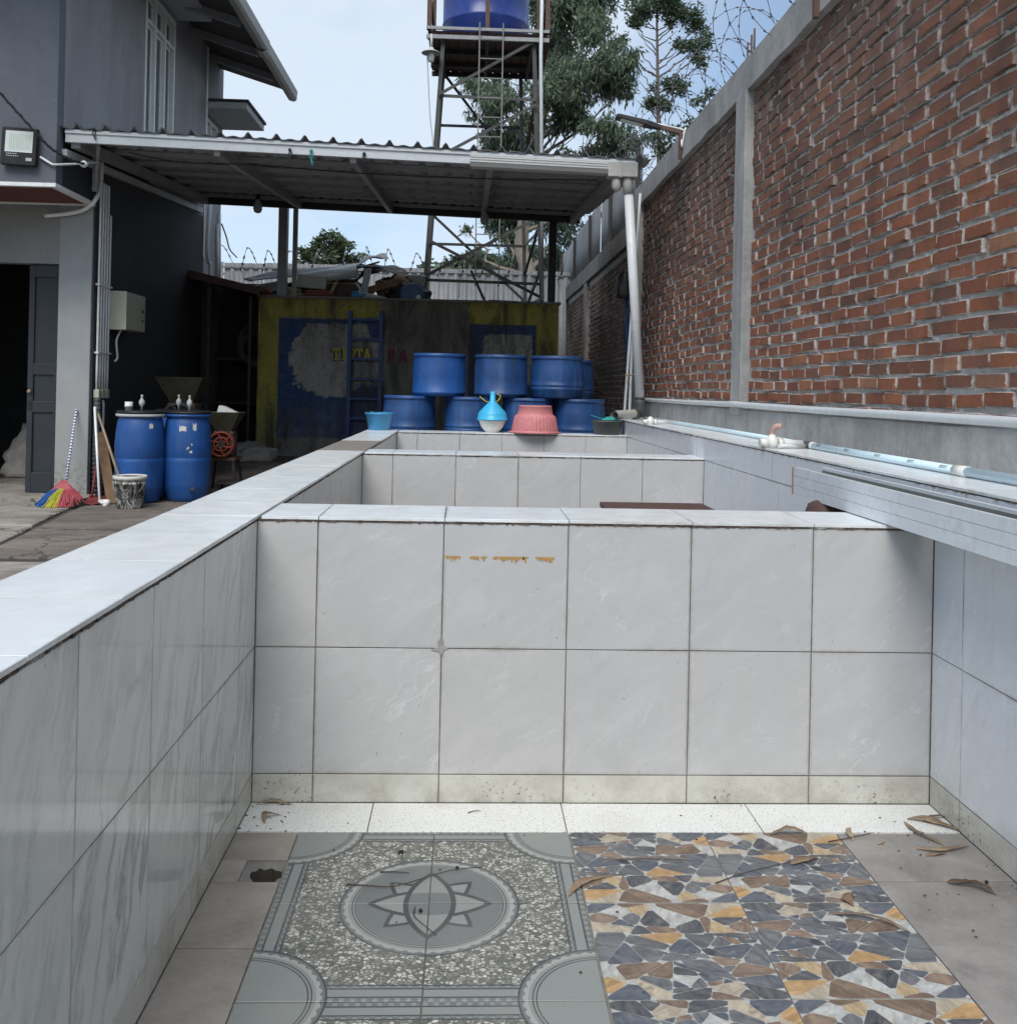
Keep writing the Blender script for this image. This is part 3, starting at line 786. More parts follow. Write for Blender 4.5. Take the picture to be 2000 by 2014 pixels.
for i, (a, c) in enumerate(zip(ys, ys[1:])):
    ftile(1.146, XR, c, a, 'floor_grey')
    if i: ftile(XL, -.472, c, a, 'floor_brown')
ftile(XL, -.472, HY1, 2.9, 'floor_brown'); ftile(XL, HX0, 2.613, HY1, 'floor_brown')
def flag_mesh(w, h, t=.009):
    rr = random.Random(42); polys = [[(-w/2, -h/2), (w/2, -h/2), (w/2, h/2), (-w/2, h/2)]]; out = []
    def area(p): return abs(sum(p[i][0]*p[(i+1) % len(p)][1]-p[(i+1) % len(p)][0]*p[i][1] for i in range(len(p))))/2
    while polys:
        p = polys.pop(); A = area(p); lim = rr.choice((.0014, .0024, .004, .0055, .0075))
        if A < lim: out.append(p); continue
        cx, cy = sum(q[0] for q in p)/len(p), sum(q[1] for q in p)/len(p)
        best = None
        for k in range(24):       # cut across the longest width, so no slivers
            a = k*math.pi/24; e = [(q[0]*math.cos(a)+q[1]*1.35*math.sin(a)) for q in p]; e = max(e)-min(e)
            if best is None or e > best[0]: best = (e, a)
        a = best[1]+rr.uniform(-.5, .5); nx, ny = math.cos(a), math.sin(a); wx = best[0]
        sh = rr.uniform(-.13, .13)*wx; cx += nx*sh; cy += ny*sh
        s1, s2 = [], []
        for k in range(len(p)):
            q, q2 = p[k], p[(k+1) % len(p)]; d, d2 = (q[0]-cx)*nx+(q[1]-cy)*ny, (q2[0]-cx)*nx+(q2[1]-cy)*ny
            (s1 if d >= 0 else s2).append(q)
            if d*d2 < 0: f = d/(d-d2); m = (q[0]+(q2[0]-q[0])*f, q[1]+(q2[1]-q[1])*f); s1.append(m); s2.append(m)
        polys += [q for q in (s1, s2) if len(q) > 2 and area(q) > .0001]
    b = MB(); W2, H2 = w/2, h/2
    b.box(-W2, W2, -H2, H2, -t, -.0003); cols = [(.4, .4, .4, 0)]*6
    pal = [(.045, .052, .066)]*5+[(.075, .094, .13)]*7+[(.13, .14, .155)]*5+[(.1, .108, .118)]*4+[(.19, .112, .062)]*4+[(.25, .16, .1)]*3+[(.52, .3, .1)]*2+[(.5, .36, .18)]*2+[(.52, .44, .32)]*2+[(.58, .585, .56)]*3
    for p in out:
        cx, cy = sum(q[0] for q in p)/len(p), sum(q[1] for q in p)/len(p); pts = []
        for k in range(len(p)):
            q0, q, q2 = p[k-1], p[k], p[(k+1) % len(p)]
            e1, e2 = rr.uniform(.1, .23), rr.uniform(.1, .23)
            for c_, e in ((q0, e1), (q2, e2)):
                x, y = q[0]+(c_[0]-q[0])*e, q[1]+(c_[1]-q[1])*e; d = math.hypot(cx-x, cy-y)+1e-6; g = rr.uniform(.0004, .0014)
                on = abs(abs(x)-W2) < 1e-4 or abs(abs(y)-H2) < 1e-4
                if not on: x += (cx-x)/d*g; y += (cy-y)/d*g
                pts.append((x, y, 0))
        b.add(pts, [tuple(range(len(pts)))]); cols.append(rr.choice(pal)+(rr.random(),))
    me = b.mesh('flag_tile'); me.materials.append(MATS['flag_grout']); me.materials.append(MATS['tile_flagstone'])
    at_ = me.attributes.new('stone', 'FLOAT_COLOR', 'FACE'); at_.data.foreach_set('color', [v for c in cols for v in c])
    me.polygons.foreach_set('material_index', [0]*6+[1]*(len(me.polygons)-6)); return me
FM = flag_mesh(.4018, .3968)
def flag_tile(x0, y0, flip):
    o = bpy.data.objects.new('floor_tile', FM); COL.objects.link(o); o.parent = fl
    o.location = (x0+.2025, y0+.2, rnd.uniform(-.0005, .0005)); o.rotation_euler = (0, 0, math.pi if flip else 0)
for i in range(7):
    y1 = 2.904-.4*i
    for k in range(2):
        ftile(-.4705+.401*k, -.0695+.401*k, y1-.4, y1, 'tile_medallion')
        flag_tile(.335+.405*k, y1-.4, (i+k) % 2 == 1)
# square drain hole left open in the floor: broken concrete sides and a plastic pipe mouth
dr = thing('floor_drain', 'square drain hole broken through the brown floor tiles', 'drain', ((HX0+HX1)/2, (HY0+HY1)/2, -.06))
cx, cy = (HX0+HX1)/2+.006, (HY0+HY1)/2-.004
inner = []; outer = []
for k in range(24):
    a = 2*math.pi*k/24; ca, sa = math.cos(a), math.sin(a); f = rnd.uniform(.88, 1.1)
    inner.append((cx+.044*ca*f, cy+.042*sa*f)); m_ = 1/max(abs(ca)/((HX1-HX0)/2), abs(sa)/((HY1-HY0)/2))
    outer.append(((HX0+HX1)/2+ca*m_, (HY0+HY1)/2+sa*m_))
b = MB()
vs = [(x, y, -.007) for x, y in outer]+[(x, y, -.016+rnd.uniform(-.004, .004)) for x, y in inner]+[(cx+(x-cx)*.9, cy+(y-cy)*.9, -.45) for x, y in inner]
b.add(vs[:48], [(k, (k+1) % 24, 24+(k+1) % 24, 24+k) for k in range(24)])
b.build('broken_rim', 'concrete_low', dr, fix=False)
b = MB(); b.add(vs[24:], [(k, (k+1) % 24, 24+(k+1) % 24, 24+k) for k in range(24)]+[tuple(range(24, 48))]); b.build('shaft', 'soil', dr, fix=False)
b = MB(); b.lathe([(.03, -.4), (.03, -.09), (.027, -.09), (.027, -.4)], 20, (cx, cy, 0), False); b.build('pipe_mouth', 'pvc_dark', dr)
# ================================================================ brick boundary wall
_bk = []
def brick_geo(L, H, D=.05, seed=0):
    """irregular handmade brick: front towards -X, length along Y, height along Z, centred; returns verts, faces, uv per vertex"""
    r = random.Random(seed); vs = []; uv = []
    ring = [(-.5, -.5), (0, -.5), (.5, -.5), (.5, 0), (.5, .5), (0, .5), (-.5, .5), (-.5, 0)]
    out = [(a*L*(.985 if a and c else 1)+r.gauss(0, .003), c*H*(.97 if a and c else 1)+r.gauss(0, .0024)) for a, c in ring]
    for a, c in out: vs.append((D, a, c))
    for a, c in out: vs.append((.004+r.uniform(0, .003), a, c))
    for a, c in out: vs.append((r.uniform(-.0025, .0025), a*.95, c*.86))
    uv = [(min(1, max(0, a/L+.5)), min(1, max(0, c/H+.5))) for x, a, c in vs]
    fs = [tuple(range(16, 24))[::-1]]
    for k in range(8):
        j = (k+1) % 8
        fs += [(8+k, 16+k, 16+j, 8+j)[::-1], (k, 8+k, 8+j, j)[::-1]]
    return vs, fs, uv
class BrickMesh:
    def __init__(s): s.v, s.f, s.uv = [], [], []
    def add(s, g, M):
        o = len(s.v); s.v += [tuple(M @ Vector(p)) for p in g[0]]; s.f += [tuple(i+o for i in f) for f in g[1]]
        for f in g[1]: s.uv += [g[2][i] for i in f]
    def mesh(s, name):
        me = bpy.data.meshes.new(name); me.from_pydata(s.v, [], s.f)
        l = me.uv_layers.new(name='uv'); l.data.foreach_set('uv', [c for p in s.uv for c in p]); me.update(); return me
BL, BH, MJ, MK = .216, .063, .0165, .0145
VAR = [brick_geo(BL, BH, seed=k) for k in range(9)]
VME = []
for k, g_ in enumerate(VAR):
    q = BrickMesh(); q.add(g_, Matrix.Identity(4)); me = q.mesh('brick'); me.materials.append(MATS['brick']); VME.append(me)
wall = thing('brick_wall', 'tall red brick boundary wall with concrete pillar and beam beside the basin', 'wall', (2.1, 5, GZ))
FX = 2.05
PILL = [(6.98, 7.25), (3.05-3.3, 3.05-3.0), (11.42, 11.75)]
def in_pillar(a, c): return any(a < p1+.0 and c > p0 for p0, p1 in PILL)
cand = []; rows = 31; z = 1.2
for r_ in range(rows):
    zc = z+MK/2+BH/2+r_*(BH+MK)
    off = (r_ % 2)*.117+rnd.uniform(-.02, .02)
    y = -.25+off-.3
    while y < 11.42:
        L = BL*rnd.choice((1, 1, 1, 1, 1.03, .97, .94, 1.05)); a, c = y, y+L; y = c+MJ*rnd.uniform(.7, 1.5)
        for p0, p1 in PILL:
            if a < p0 < c: c = p0
            if a < p1 < c: a = p1
        if in_pillar(a+.001, c-.001) or c-a < .05: continue
        cand.append(((a+c)/2, zc, c-a))
def px_size(c):
    Y = c[0]
    if Y < 2.9: return -1
    vtop = 780-(c[1]-1.33)/Y*1905
    if vtop < -60 or 1000+(2.05-.0425*Y)/Y*1905 > 2060: return -1
    return 1/Y**1.5
cand.sort(key=px_size, reverse=True)
rest = BrickMesh()
for i, (yc, zc, L) in enumerate(cand):
    wv = .005*math.sin(yc*1.3+zc*2.1)+.003*math.sin(yc*4.1-zc*5)
    M = Matrix.Translation((FX+rnd.gauss(0, .0042), yc, zc+wv+rnd.gauss(0, .0028))) @ Matrix.Rotation(rnd.gauss(0, .014), 4, 'X') @ Matrix.Rotation(rnd.gauss(0, .014), 4, 'Z') @ Matrix.Diagonal((1, L/BL, rnd.uniform(.9, 1.06), 1))
    if i < 298 and px_size((yc, zc)) > 0:
        o = obj('brick', VME[i % 9], None, wall); o.matrix_basis = M
    else: rest.add(VAR[rnd.randrange(9)], M)
o = obj('brick_courses', rest.mesh('brick_courses'), 'brick', wall); tag(o, kind='stuff')
def mortar_sheet(u, v):
    y = -.6+12.1*u; z = 1.15+2.45*v
    return (FX+.0155+.004*math.sin(y*57+z*23)*math.sin(z*91-y*13)+rnd.gauss(0, .0028), y, z)
b = MB(); b.sheet(mortar_sheet, 620, 130, True); b.build('mortar_joints', 'mortar', wall, fix=False)
b = MB(); b.box(FX+.04, 2.3, -.6, 11.7, 0, 3.6); b.build('wall_core', 'concrete', wall)
def rough_box(x0, x1, y0, y1, z0, z1, step, amp, faces='X'):
    b = MB(); n = max(1, int((y1-y0)/step)); prof = lambda: [(x0, z0), (x1, z0), (x1, z1), (x0, z1)]
    vs = []; fs = []
    for i in range(n+1):
        y = y0+(y1-y0)*i/n
        for (px, pz) in ((x0, z0), (x1, z0), (x1, z1), (x0+.012, z1), (x0, z1-.012)):
            vs.append((px+rnd.gauss(0, amp), y, pz+rnd.gauss(0, amp)))
    for i in range(n):
        for k in range(5): fs.append((i*5+k, i*5+(k+1) % 5, (i+1)*5+(k+1) % 5, (i+1)*5+k))
    fs += [(0, 1, 2, 3, 4), tuple(range(n*5, n*5+5))[::-1]]
    b.add(vs, fs); return b
rough_box(1.995, 2.32, -.6, 11.75, 3.555, 3.805, .3, .003).build('concrete_beam', 'concrete', wall)
rough_box(1.998, 2.2, -.6, 11.42, .9, 1.225, .25, .003).build('concrete_plinth', 'concrete_curb', wall)
b = MB(); b.box(1.985, 2.2, 6.985, 7.245, 1.18, 3.56); bevel(b.build('concrete_pillar', 'concrete', wall), .008)
b = MB(); b.box(1.985, 2.25, 11.42, 11.74, .2, 3.56); bevel(b.build('concrete_pillar', 'concrete', wall), .008)
b = MB(); b.box(1.985, 2.2, -.25, .05, 1.18, 3.56); bevel(b.build('concrete_pillar', 'concrete', wall), .008)
b = MB()
for (uu, y0) in ((0, 6.85), (1, 7.06), (2, 7.3)):
    b.tube([(2.06+.04*uu, y0+.2, 3.79), (2.06+.04*uu, y0+.2, 4.03+.03*uu)], .008, 6)
b.build('starter_bars', 'steel_rust', wall)
# ---- lower stretch of wall further back
low = thing('low_brick_wall', 'lower brown brick wall behind the drums, topped by a beam', 'wall', (2.1, 16, GZ))
rest = BrickMesh()
for r_ in range(39):
    zc = .12+r_*(BH+MK); y = 11.76+(r_ % 2)*.117
    while y < 22:
        L = BL*rnd.choice((1, 1, .97, 1.03)); a, c = y, y+L; y = c+MJ
        if c > 16.45 and a < 16.9: continue
        rest.add(VAR[rnd.randrange(9)], Matrix.Translation((2.04+rnd.gauss(0, .003), (a+c)/2, zc)) @ Matrix.Rotation(rnd.gauss(0, .012), 4, 'Z'))
o = obj('brick_courses', rest.mesh('brick_courses'), 'brick_low', low); tag(o, kind='stuff')
b = MB(); b.box(2.055, 2.25, 11.75, 22, 0, 3.2); b.build('mortar_core', 'mortar', low)
rough_box(1.99, 2.27, 11.74, 22, 3.2, 3.47, .4, .003).build('concrete_beam', 'concrete_low', low)
b = MB(); b.box(1.995, 2.2, 16.5, 16.85, 0, 3.2); bevel(b.build('concrete_pillar', 'concrete_low', low), .008)
# ---- corrugated sheets above it
zf = thing('corrugated_screen', 'grey corrugated metal screen standing on the lower brick wall', 'fence', (2.12, 16, 3.47))
def corr(axis, a0, a1, c, z0, z1, period, amp):
    n = int((a1-a0)/period*12)
    def fn(u, v):
        a = a0+(a1-a0)*u; ph = (a/period) % 1
        w = -amp*min(1, max(0, 2.4-9*abs(ph-.5))); z = z0+(z1-z0)*v
        return (c+w, a, z) if axis == 'y' else (a, c+w, z)
    b = MB(); b.sheet(fn, n, 1, True); return b
for k in range(11):
    y0 = 11.78+k*.93
    solidify(corr('y', y0, y0+.9, 2.1+.004*(k % 2), 3.45, 4.38+rnd.uniform(-.02, .02), .15, .016).build('sheet', 'zinc', zf, fix=False), .002)
b = MB(); b.box(2.12, 2.16, 11.76, 22, 4.2, 4.25); b.build('rail', 'steel_grey', zf)
for y in (11.9, 14.2, 16.6, 19, 21.5): b = MB(); b.box(2.03, 2.08, y, y+.06, 3.4, 4.36); b.build('post', 'steel_dark', zf)
# ---- corrugated fence across the back
ff = thing('zinc_fence', 'long grey zinc fence across the back of the yard', 'fence', (-2, 20, .27))
for k in range(15):
    x0 = -9+k*.8
    solidify(corr('x', x0, x0+.79, 20+.006*(k % 2), .2, 3.83+rnd.uniform(-.012, .012)-.004*k, .19, .03).build('sheet', 'zinc', ff, fix=False), .002)
b = MB(); b.box(-9, 3, 20.03, 20.08, 3.55, 3.6); b.box(-9, 3, 19.965, 19.985, 3.7, 3.73); b.build('rail', 'steel_grey', ff)
# ---- razor wire
def razor(name, label, p0, p1, r, pitch, wire, barbs, parent=None, seed=1, step=22, tilt=.35):
    rr = random.Random(seed); p0, p1 = Vector(p0), Vector(p1); d = (p1-p0); L = d.length; d /= L
    side = d.cross(Vector((0, 0, 1))).normalized(); upv = side.cross(d); n = int(L/pitch*step); pts = []
    ph = 0.0; rad = r
    for i in range(n+1):
        t = i/n; a = 2*math.pi*i/step
        rad += (r*(1+.18*math.sin(i*.041+seed))-rad)*.1
        pts.append(p0+d*(L*t+tilt*rad*math.cos(a+.6)+.08*math.sin(i*.07))+side*rad*math.cos(a)+upv*(rad*math.sin(a)+rad*.8))
    b = MB(); b.tube(pts, wire, 4, False)
    for i in range(2, n, 1 if barbs > 1 else 2):
        t = (pts[i]-pts[i-1]).normalized(); c = t.cross(Vector((.3, .5, .8))).normalized(); e = wire*3.4
        b.add([pts[i]-t*e*2.2, pts[i]+c*e, pts[i]+t*e*2.2, pts[i]-c*e], [(0, 1, 2, 3)])
    o = b.build(name, 'wire_steel', parent, fix=False)
    if not parent: tag(o, label, 'razor wire')
    return o
razor('razor_wire', 'first and widest razor wire coil on top of the tall red brick wall', (2.12, 3.5, 3.82), (2.12, 11.7, 3.82), .36, .5, .0026, 2, seed=3)
razor('razor_wire', 'second razor wire coil tangled over the tall brick wall', (2.2, 4.2, 3.85), (2.18, 11.5, 3.82), .3, .62, .0024, 2, seed=12, tilt=.8)
razor('razor_wire', 'razor wire coils above the corrugated screen on the lower wall', (2.2, 12, 4.3), (2.2, 20, 4.38), .22, .36, .003, 1, seed=5)
razor('razor_wire', 'thin razor wire loops along the zinc fence at the back', (-5.2, 20.05, 3.7), (2.0, 20.05, 3.66), .25, .5, .008, 1, seed=9, tilt=.25)
# ================================================================ house
HX = -3.98
house = thing('house', 'two storey slate grey house with overhanging upper floor', 'house', (-6, 12, GZ))
def part(name, m, parent, *boxes, bev=0):
    b = MB()
    for q in boxes: b.box(*q)
    o = b.build(name, m, parent)
    if bev: bevel(o, bev)
    return o
part('upper_front_wall', 'paint_slate', house, (-9, HX, 9.45, 9.6, 3.215, 7.6))
part('upper_side_wall', 'paint_slate_side', house, (HX-.15, HX, 9.601, 11.9, 3.8, 7.6), (HX-.15, HX, 13.02, 14.66, 3.8, 7.6), (HX-.15, HX, 11.9, 13.02, 3.8, 4.15), (HX-.15, HX, 11.9, 13.02, 6.1, 7.6))
part('rear_side_wall', 'paint_slate_side', house, (HX-.35, HX-.09, 14.661, 15.95, GZ, 4.3), (HX-.35, HX-.09, 14.661, 15.95, 5.4, 7.6), (HX-.35, HX-.09, 14.661, 14.9, 4.3, 5.4), (HX-.35, HX-.09, 15.6, 15.95, 4.3, 5.4))
part('rear_wall', 'paint_slate', house, (-9, HX-.36, 15.8, 15.95, GZ, 7.6))
part('corner_trim', 'white_trim', house, (HX-.03, HX+.014, 14.6, 14.665, 3.2, 6.35))
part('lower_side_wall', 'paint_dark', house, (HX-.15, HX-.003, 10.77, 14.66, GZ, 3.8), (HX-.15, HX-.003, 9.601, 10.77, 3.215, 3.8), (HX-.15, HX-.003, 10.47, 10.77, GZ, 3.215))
part('door_lintel_wall', 'paint_white', house, (-9, -4.345, 10.46, 10.6, 2.56, 3.17), (-9, -6.3, 10.46, 10.6, GZ, 2.56))
part('pilaster', 'paint_pilaster', house, (-4.345, HX-.02, 10.44, 10.769, GZ, 3.19), bev=.01)
part('soffit', 'soffit_red', house, (-9, HX-.05, 9.5, 10.46, 3.19, 3.212))
part('soffit_trim', 'white_trim', house, (-9, HX+.004, 9.44, 9.5, 3.178, 3.214), (HX-.05, HX+.006, 9.5, 10.44, 3.176, 3.214), (-9, HX-.06, 10.38, 10.4, 3.17, 3.19))
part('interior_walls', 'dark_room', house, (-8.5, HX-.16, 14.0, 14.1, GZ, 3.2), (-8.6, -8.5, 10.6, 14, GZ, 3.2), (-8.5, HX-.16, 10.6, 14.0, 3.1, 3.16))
# door leaf with recessed panels
door = part('door', 'door_dark', house, (-4.68, -4.62, 10.52, 10.56, .125, 2.555), (-4.40, -4.346, 10.52, 10.56, .125, 2.555),
            *[(-4.62, -4.40, 10.52, 10.56, a, c) for a, c in ((.125, .34), (.98, 1.1), (1.38, 1.5), (2.42, 2.555))], (-4.62, -4.40, 10.54, 10.556, .34, 2.42), bev=.004)
b = MB(); b.lathe([(.0, 0), (.016, .002), (.022, .02), (.016, .035), (0, .04)], 12); o = b.build('handle', 'wood_pale', door)
o.matrix_basis = Matrix.Translation((-4.65, 10.52, 1.2)) @ Matrix.Rotation(R(90), 4, 'X')
part('lock_plate', 'black', door, (-4.668, -4.632, 10.515, 10.522, 1.0, 1.1))
# big side window
def window(y0, y1, z0, z1, xs, tr, parent, x):
    w = MB(); d = .05
    for y in (y0, y1-d): w.box(x-.09, x+.012, y, y+d, z0, z1)
    for z in (z0, z1-d): w.box(x-.09, x+.0115, y0+d, y1-d, z, z+d)
    if tr: w.box(x-.08, x+.009, y0+d, y1-d, tr, tr+.045)
    for y in xs: w.box(x-.08, x+.0095, y-.025, y+.025, z0+d, z1-d)
    w = w.build('window', 'white_trim', parent); bevel(w, .004)
    ys = [y0+.05]+list(xs)+[y1-.05]; zs = [z0+.05]+([tr+.02] if tr else [])+[z1-.05]
    for a, c in zip(ys, ys[1:]):
        for e, f in zip(zs, zs[1:]):
            part('pane', 'glass', w, (x-.055, x-.05, a+.03, c-.03, e+.03, f-.03))
            fr = MB(); t = .03
            fr.box(x-.06, x-.035, a+.026, a+.026+t, e+.02, f-.02); fr.box(x-.06, x-.035, c-.026-t, c-.026, e+.02, f-.02)
            fr.box(x-.06, x-.036, a+.026+t, c-.026-t, e+.02, e+.02+t); fr.box(x-.06, x-.036, a+.026+t, c-.026-t, f-.02-t, f-.02); fr.build('sash', 'white_trim', w)
    return w
window(11.88, 13.04, 4.15, 6.12, (12.26, 12.64), 5.72, house, HX)
window(14.9, 15.6, 4.3, 5.4, (15.25,), None, house, HX-.09)
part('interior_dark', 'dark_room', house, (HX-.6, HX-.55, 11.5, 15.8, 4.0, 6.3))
part('window_hood', 'hood_grey', house, (HX+.003, HX+.44, 10.9, 13.2, 6.2, 6.29), bev=.006)
part('window_hood', 'hood_grey', house, (HX-.088, HX+.58, 14.69, 15.95, 5.46, 5.56), bev=.006)
part('hood_edge', 'roof_dark', house, (HX+.0, HX+.61, 14.67, 15.97, 5.561, 5.6)); part('hood_edge', 'roof_dark', house, (HX, HX+.465, 10.88, 13.22, 6.291, 6.33))
# roof, rafters, gutter
rz = lambda x: 6.07+(-3.0-x)*.3
b = MB(); b.hexa([(-9, 7.6, rz(-9)), (-3.0, 7.6, rz(-3)), (-3.0, 15.75, rz(-3)), (-9, 15.75, rz(-9)), (-9, 7.6, rz(-9)+.05), (-3.0, 7.6, rz(-3)+.05), (-3.0, 15.75, rz(-3)+.05), (-9, 15.75, rz(-9)+.05)])
roof = b.build('roof', 'eave_brown', house)
b = MB()
for k in range(24):
    y0 = 7.6+k*.34
    b.hexa([(-9, y0, rz(-9)+.052), (-2.9, y0, rz(-2.9)+.052), (-2.9, y0+.36, rz(-2.9)+.052), (-9, y0+.36, rz(-9)+.052), (-9, y0, rz(-9)+.085), (-2.9, y0, rz(-2.9)+.085), (-2.9, y0+.36, rz(-2.9)+.1), (-9, y0+.36, rz(-9)+.1)])
b.build('roof_tiles', 'roof_dark', roof, fix=False)
for y in (9.2, 10.4, 11.6, 12.75, 13.9, 15.0): b = MB(); b.bar((-4.3, y, rz(-4.3)-.05), (-3.05, y, rz(-3.05)-.05), .07, .1); b.build('rafter', 'steel_grey', roof)
gut = MB()
gp = [(-3.0, 0), (-2.985, -.11), (-2.9, -.13), (-2.86, -.1), (-2.85, .03), (-2.86, .03), (-2.87, -.09), (-2.905, -.115), (-2.975, -.098), (-2.99, 0)]
gut.prism([(x, 6.08+z) for x, z in gp], 'y', 7.6, 13.62); gut.prism([(x-.004, 6.066+z*1.06) for x, z in gp], 'y', 13.6, 15.85); gut.prism([(x-.012, 6.06+z*1.18) for x, z in gp], 'y', 13.5, 13.75)
gut.build('gutter', 'pvc_grey', roof)
# ---- fittings on the house
fl_ = thing('floodlight', 'black square LED floodlight on the slate grey house wall', 'floodlight', (-4.3, 9.4, 3.54))
fl_.rotation_euler = (0, R(2.5), 0)
def fpart(name, m, *boxes):
    b = MB()
    for x0, x1, z0, z1, y0, y1 in boxes: b.box(x0, x1, y0, y1, z0, z1)
    o = b.build(name, m); o.parent = fl_; return o
bevel(fpart('housing', 'black', (-.165, .165, -.18, .18, -.03, .03)), .01)
fpart('lens', 'lamp_glass', (-.125, .13, -.045, .135, -.0335, -.029))
fpart('reflector_rim', 'aluminium', (-.125, .13, -.057, -.046, -.035, -.029), (-.125, .13, .1355, .143, -.035, -.029))
b = MB()
for k in range(13): b.box(-.085+k*.0163, -.081+k*.0163, -.0355, -.0345, -.035, .115)
o = b.build('led_strip', 'hood_grey'); o.parent = fl_
fpart('printed_marks', 'hood_grey', *[(-.11+.017*i, -.099+.017*i, -.078, -.068, -.0312, -.03) for i in range(6)], *[(-.108+.02*i, -.096+.02*i, -.098, -.09, -.0312, -.03) for i in range(6)])
fpart('rating_plate', 'hood_grey', (.075, .13, -.135, -.105, -.0312, -.03))
fpart('bracket', 'black', (-.03, .03, -.1, .1, .03, .05))
b = MB(); b.tube([at(79, 308, Y=9.42), at(103, 323, Y=9.42), at(112, 323, Y=9.43), at(150, 322, Y=9.6), at(196, 318, Y=9.9)], .011, 8); b.lathe([(0, -.04), (.035, -.02), (.04, .01), (0, .04)], 10, at(165, 322, Y=9.65))
tag(b.build('floodlight_conduit', 'white_trim'), 'thin white conduit running from the floodlight round the house corner', 'conduit')
b = MB(); pts = curve_pts([at(-60, 115, Y=9.1), at(0, 182, Y=9.2), at(60, 249, Y=9.28), at(98, 289, Y=9.34), at(135, 312, Y=9.45), at(165, 322, Y=9.6)], 60); b.tube(pts, .011, 6)
pts2 = [p+Vector((0, .012*math.sin(i*1.9), .016*math.cos(i*1.9))) for i, p in enumerate(pts)]; b.tube(pts2, .008, 5)
tag(b.build('power_cable', 'black'), 'twisted black power cable slanting down past the floodlight', 'cable')
# conduit bundle, junction, meter box
cb_ = thing('conduit_bundle', 'bundle of pale conduits running down the dark house wall', 'conduits', (HX, 10.6, 1.2))
for k in range(5):
    y = 10.53+k*.075; x = HX+.022
    b = MB(); b.tube(curve_pts([(x, y, 1.22), (x, y, 2.2), (x, y+.005, 3.05 if k == 4 else 3.3), (x, y+.005, 3.15 if k == 4 else 3.46)], 12), .013, 8); b.build('pipe', 'white_trim', cb_)
for z in (1.62, 2.35): part('clip', 'white_trim', cb_, (HX, HX+.045, 10.5, 10.87, z, z+.02))
for k in range(3): part('end_box', 'beige_box', cb_, (HX+.001, HX+.06, 10.5+.11*k, 10.59+.11*k, 1.14, 1.235), bev=.006)
b = MB(); b.tube([(HX+.03, 10.7, 1.12), (HX+.03, 10.72, 1.05), (HX+.03, 10.7, .12)], .014, 8); b.build('down_pipe', 'white_trim', cb_)
b = MB(); b.tube(curve_pts([at(88, 424, Y=10.4), at(130, 420, Y=10.38), at(165, 412, Y=10.36), at(188, 392, X=HX+.06), at(198, 360, X=HX+.05), at(200, 318, X=HX+.05)], 24), .022, 8)
tag(b.build('bent_conduit', 'white_trim'), 'bent pale conduit curving from the white lintel up the house corner', 'conduit')
mb = thing('meter_box', 'beige metal electricity box on the dark house wall', 'electricity box', (HX, 11.2, 2.1))
bevel(part('case', 'beige_box', mb, (HX, HX+.2, 10.86, 11.5, 1.905, 2.32)), .006); part('lid_edge', 'beige_box', mb, (HX-.0, HX+.207, 10.85, 10.858, 1.9, 2.325))
part('lock', 'black', mb, (HX+.2, HX+.206, 11.38, 11.42, 2.12, 2.16), (HX+.2, HX+.206, 11.38, 11.42, 2.02, 2.04))
b = MB(); b.tube(curve_pts([(HX+.1, 11.0, 1.9), (HX+.06, 10.98, 1.78), (HX+.05, 11.05, 1.6), (HX+.04, 11.0, 1.55)], 12), .012, 6); b.build('cable', 'white_trim', mb)
b = MB()
for u, v0, v1 in ((432, 420, 560), (428, 440, 560)):
    p, q = at(u, v0, X=HX-.06), at(u, v1, X=HX-.06); b.tube([p, q], .022, 8)
b.tube(curve_pts([at(415, 380, X=HX+.02), at(408, 470, X=HX+.02), at(409, 512, X=HX+.02), at(413, 520, X=HX+.02), at(413, 560, X=HX+.02)], 20), .03, 8)
tag(b.build('house_drain_pipes', 'white_trim'), 'pale drain pipes at the rear corner of the house', 'pipes')
b = MB(); b.tube(curve_pts([at(436, 440, Y=15.6), at(445, 465, Y=16), at(452, 490, Y=17), at(466, 506, Y=19)], 20), .012, 5)
tag(b.build('sagging_wire', 'black'), 'thin black wire sagging from the house corner to the zinc fence', 'wire')

# ================================================================ canopy
cz = lambda x, y: 3.775-.023*(x+3.96)+.073*(y-9.6)
CX0, CX1, CY0, CY1 = -3.94, 1.72, 9.58, 14.32
cano = thing('canopy', 'open lean-to canopy with dark corrugated roof on steel beams', 'canopy', (-1, 12, 2.6))
def roof_fn(off):
    def fn(u, v):
        x = CX0-.04+(CX1-CX0+.1)*u; y = CY0-.06+(CY1-CY0+.12)*v
        ph = ((x+3.94)/.275+.12) % 1; d = abs(ph-.5)
        h = (.046*math.cos(math.pi*d/.32)**2 if d < .16 else 0)+.006*math.cos(4*math.pi*ph)
        st = ((y-9.52)/.38) % 1
        return (x, y, cz(x, y)+h-.028*st+off)
    return fn
b = MB(); b.sheet(roof_fn(.004), 330, 90, True); o = b.build('roof_sheet', 'roof_sheet', cano, fix=False)
o.data.materials.append(MATS['sheet_under']); md = solidify(o, .003, 0).modifiers[-1]; md.material_offset = 1; md.use_rim = True
b = MB(); N = 14
x0, x1 = CX0, CX1-.1
b.hexa([(x0, 9.55, cz(x0, 9.6)-.135), (x1, 9.55, cz(x1, 9.6)-.135), (x1, 9.6, cz(x1, 9.6)-.135), (x0, 9.6, cz(x0, 9.6)-.135), (x0, 9.55, cz(x0, 9.6)-.012), (x1, 9.55, cz(x1, 9.6)-.012), (x1, 9.6, cz(x1, 9.6)-.012), (x0, 9.6, cz(x0, 9.6)-.012)])
fas = b.build('fascia', 'steel_white', cano)
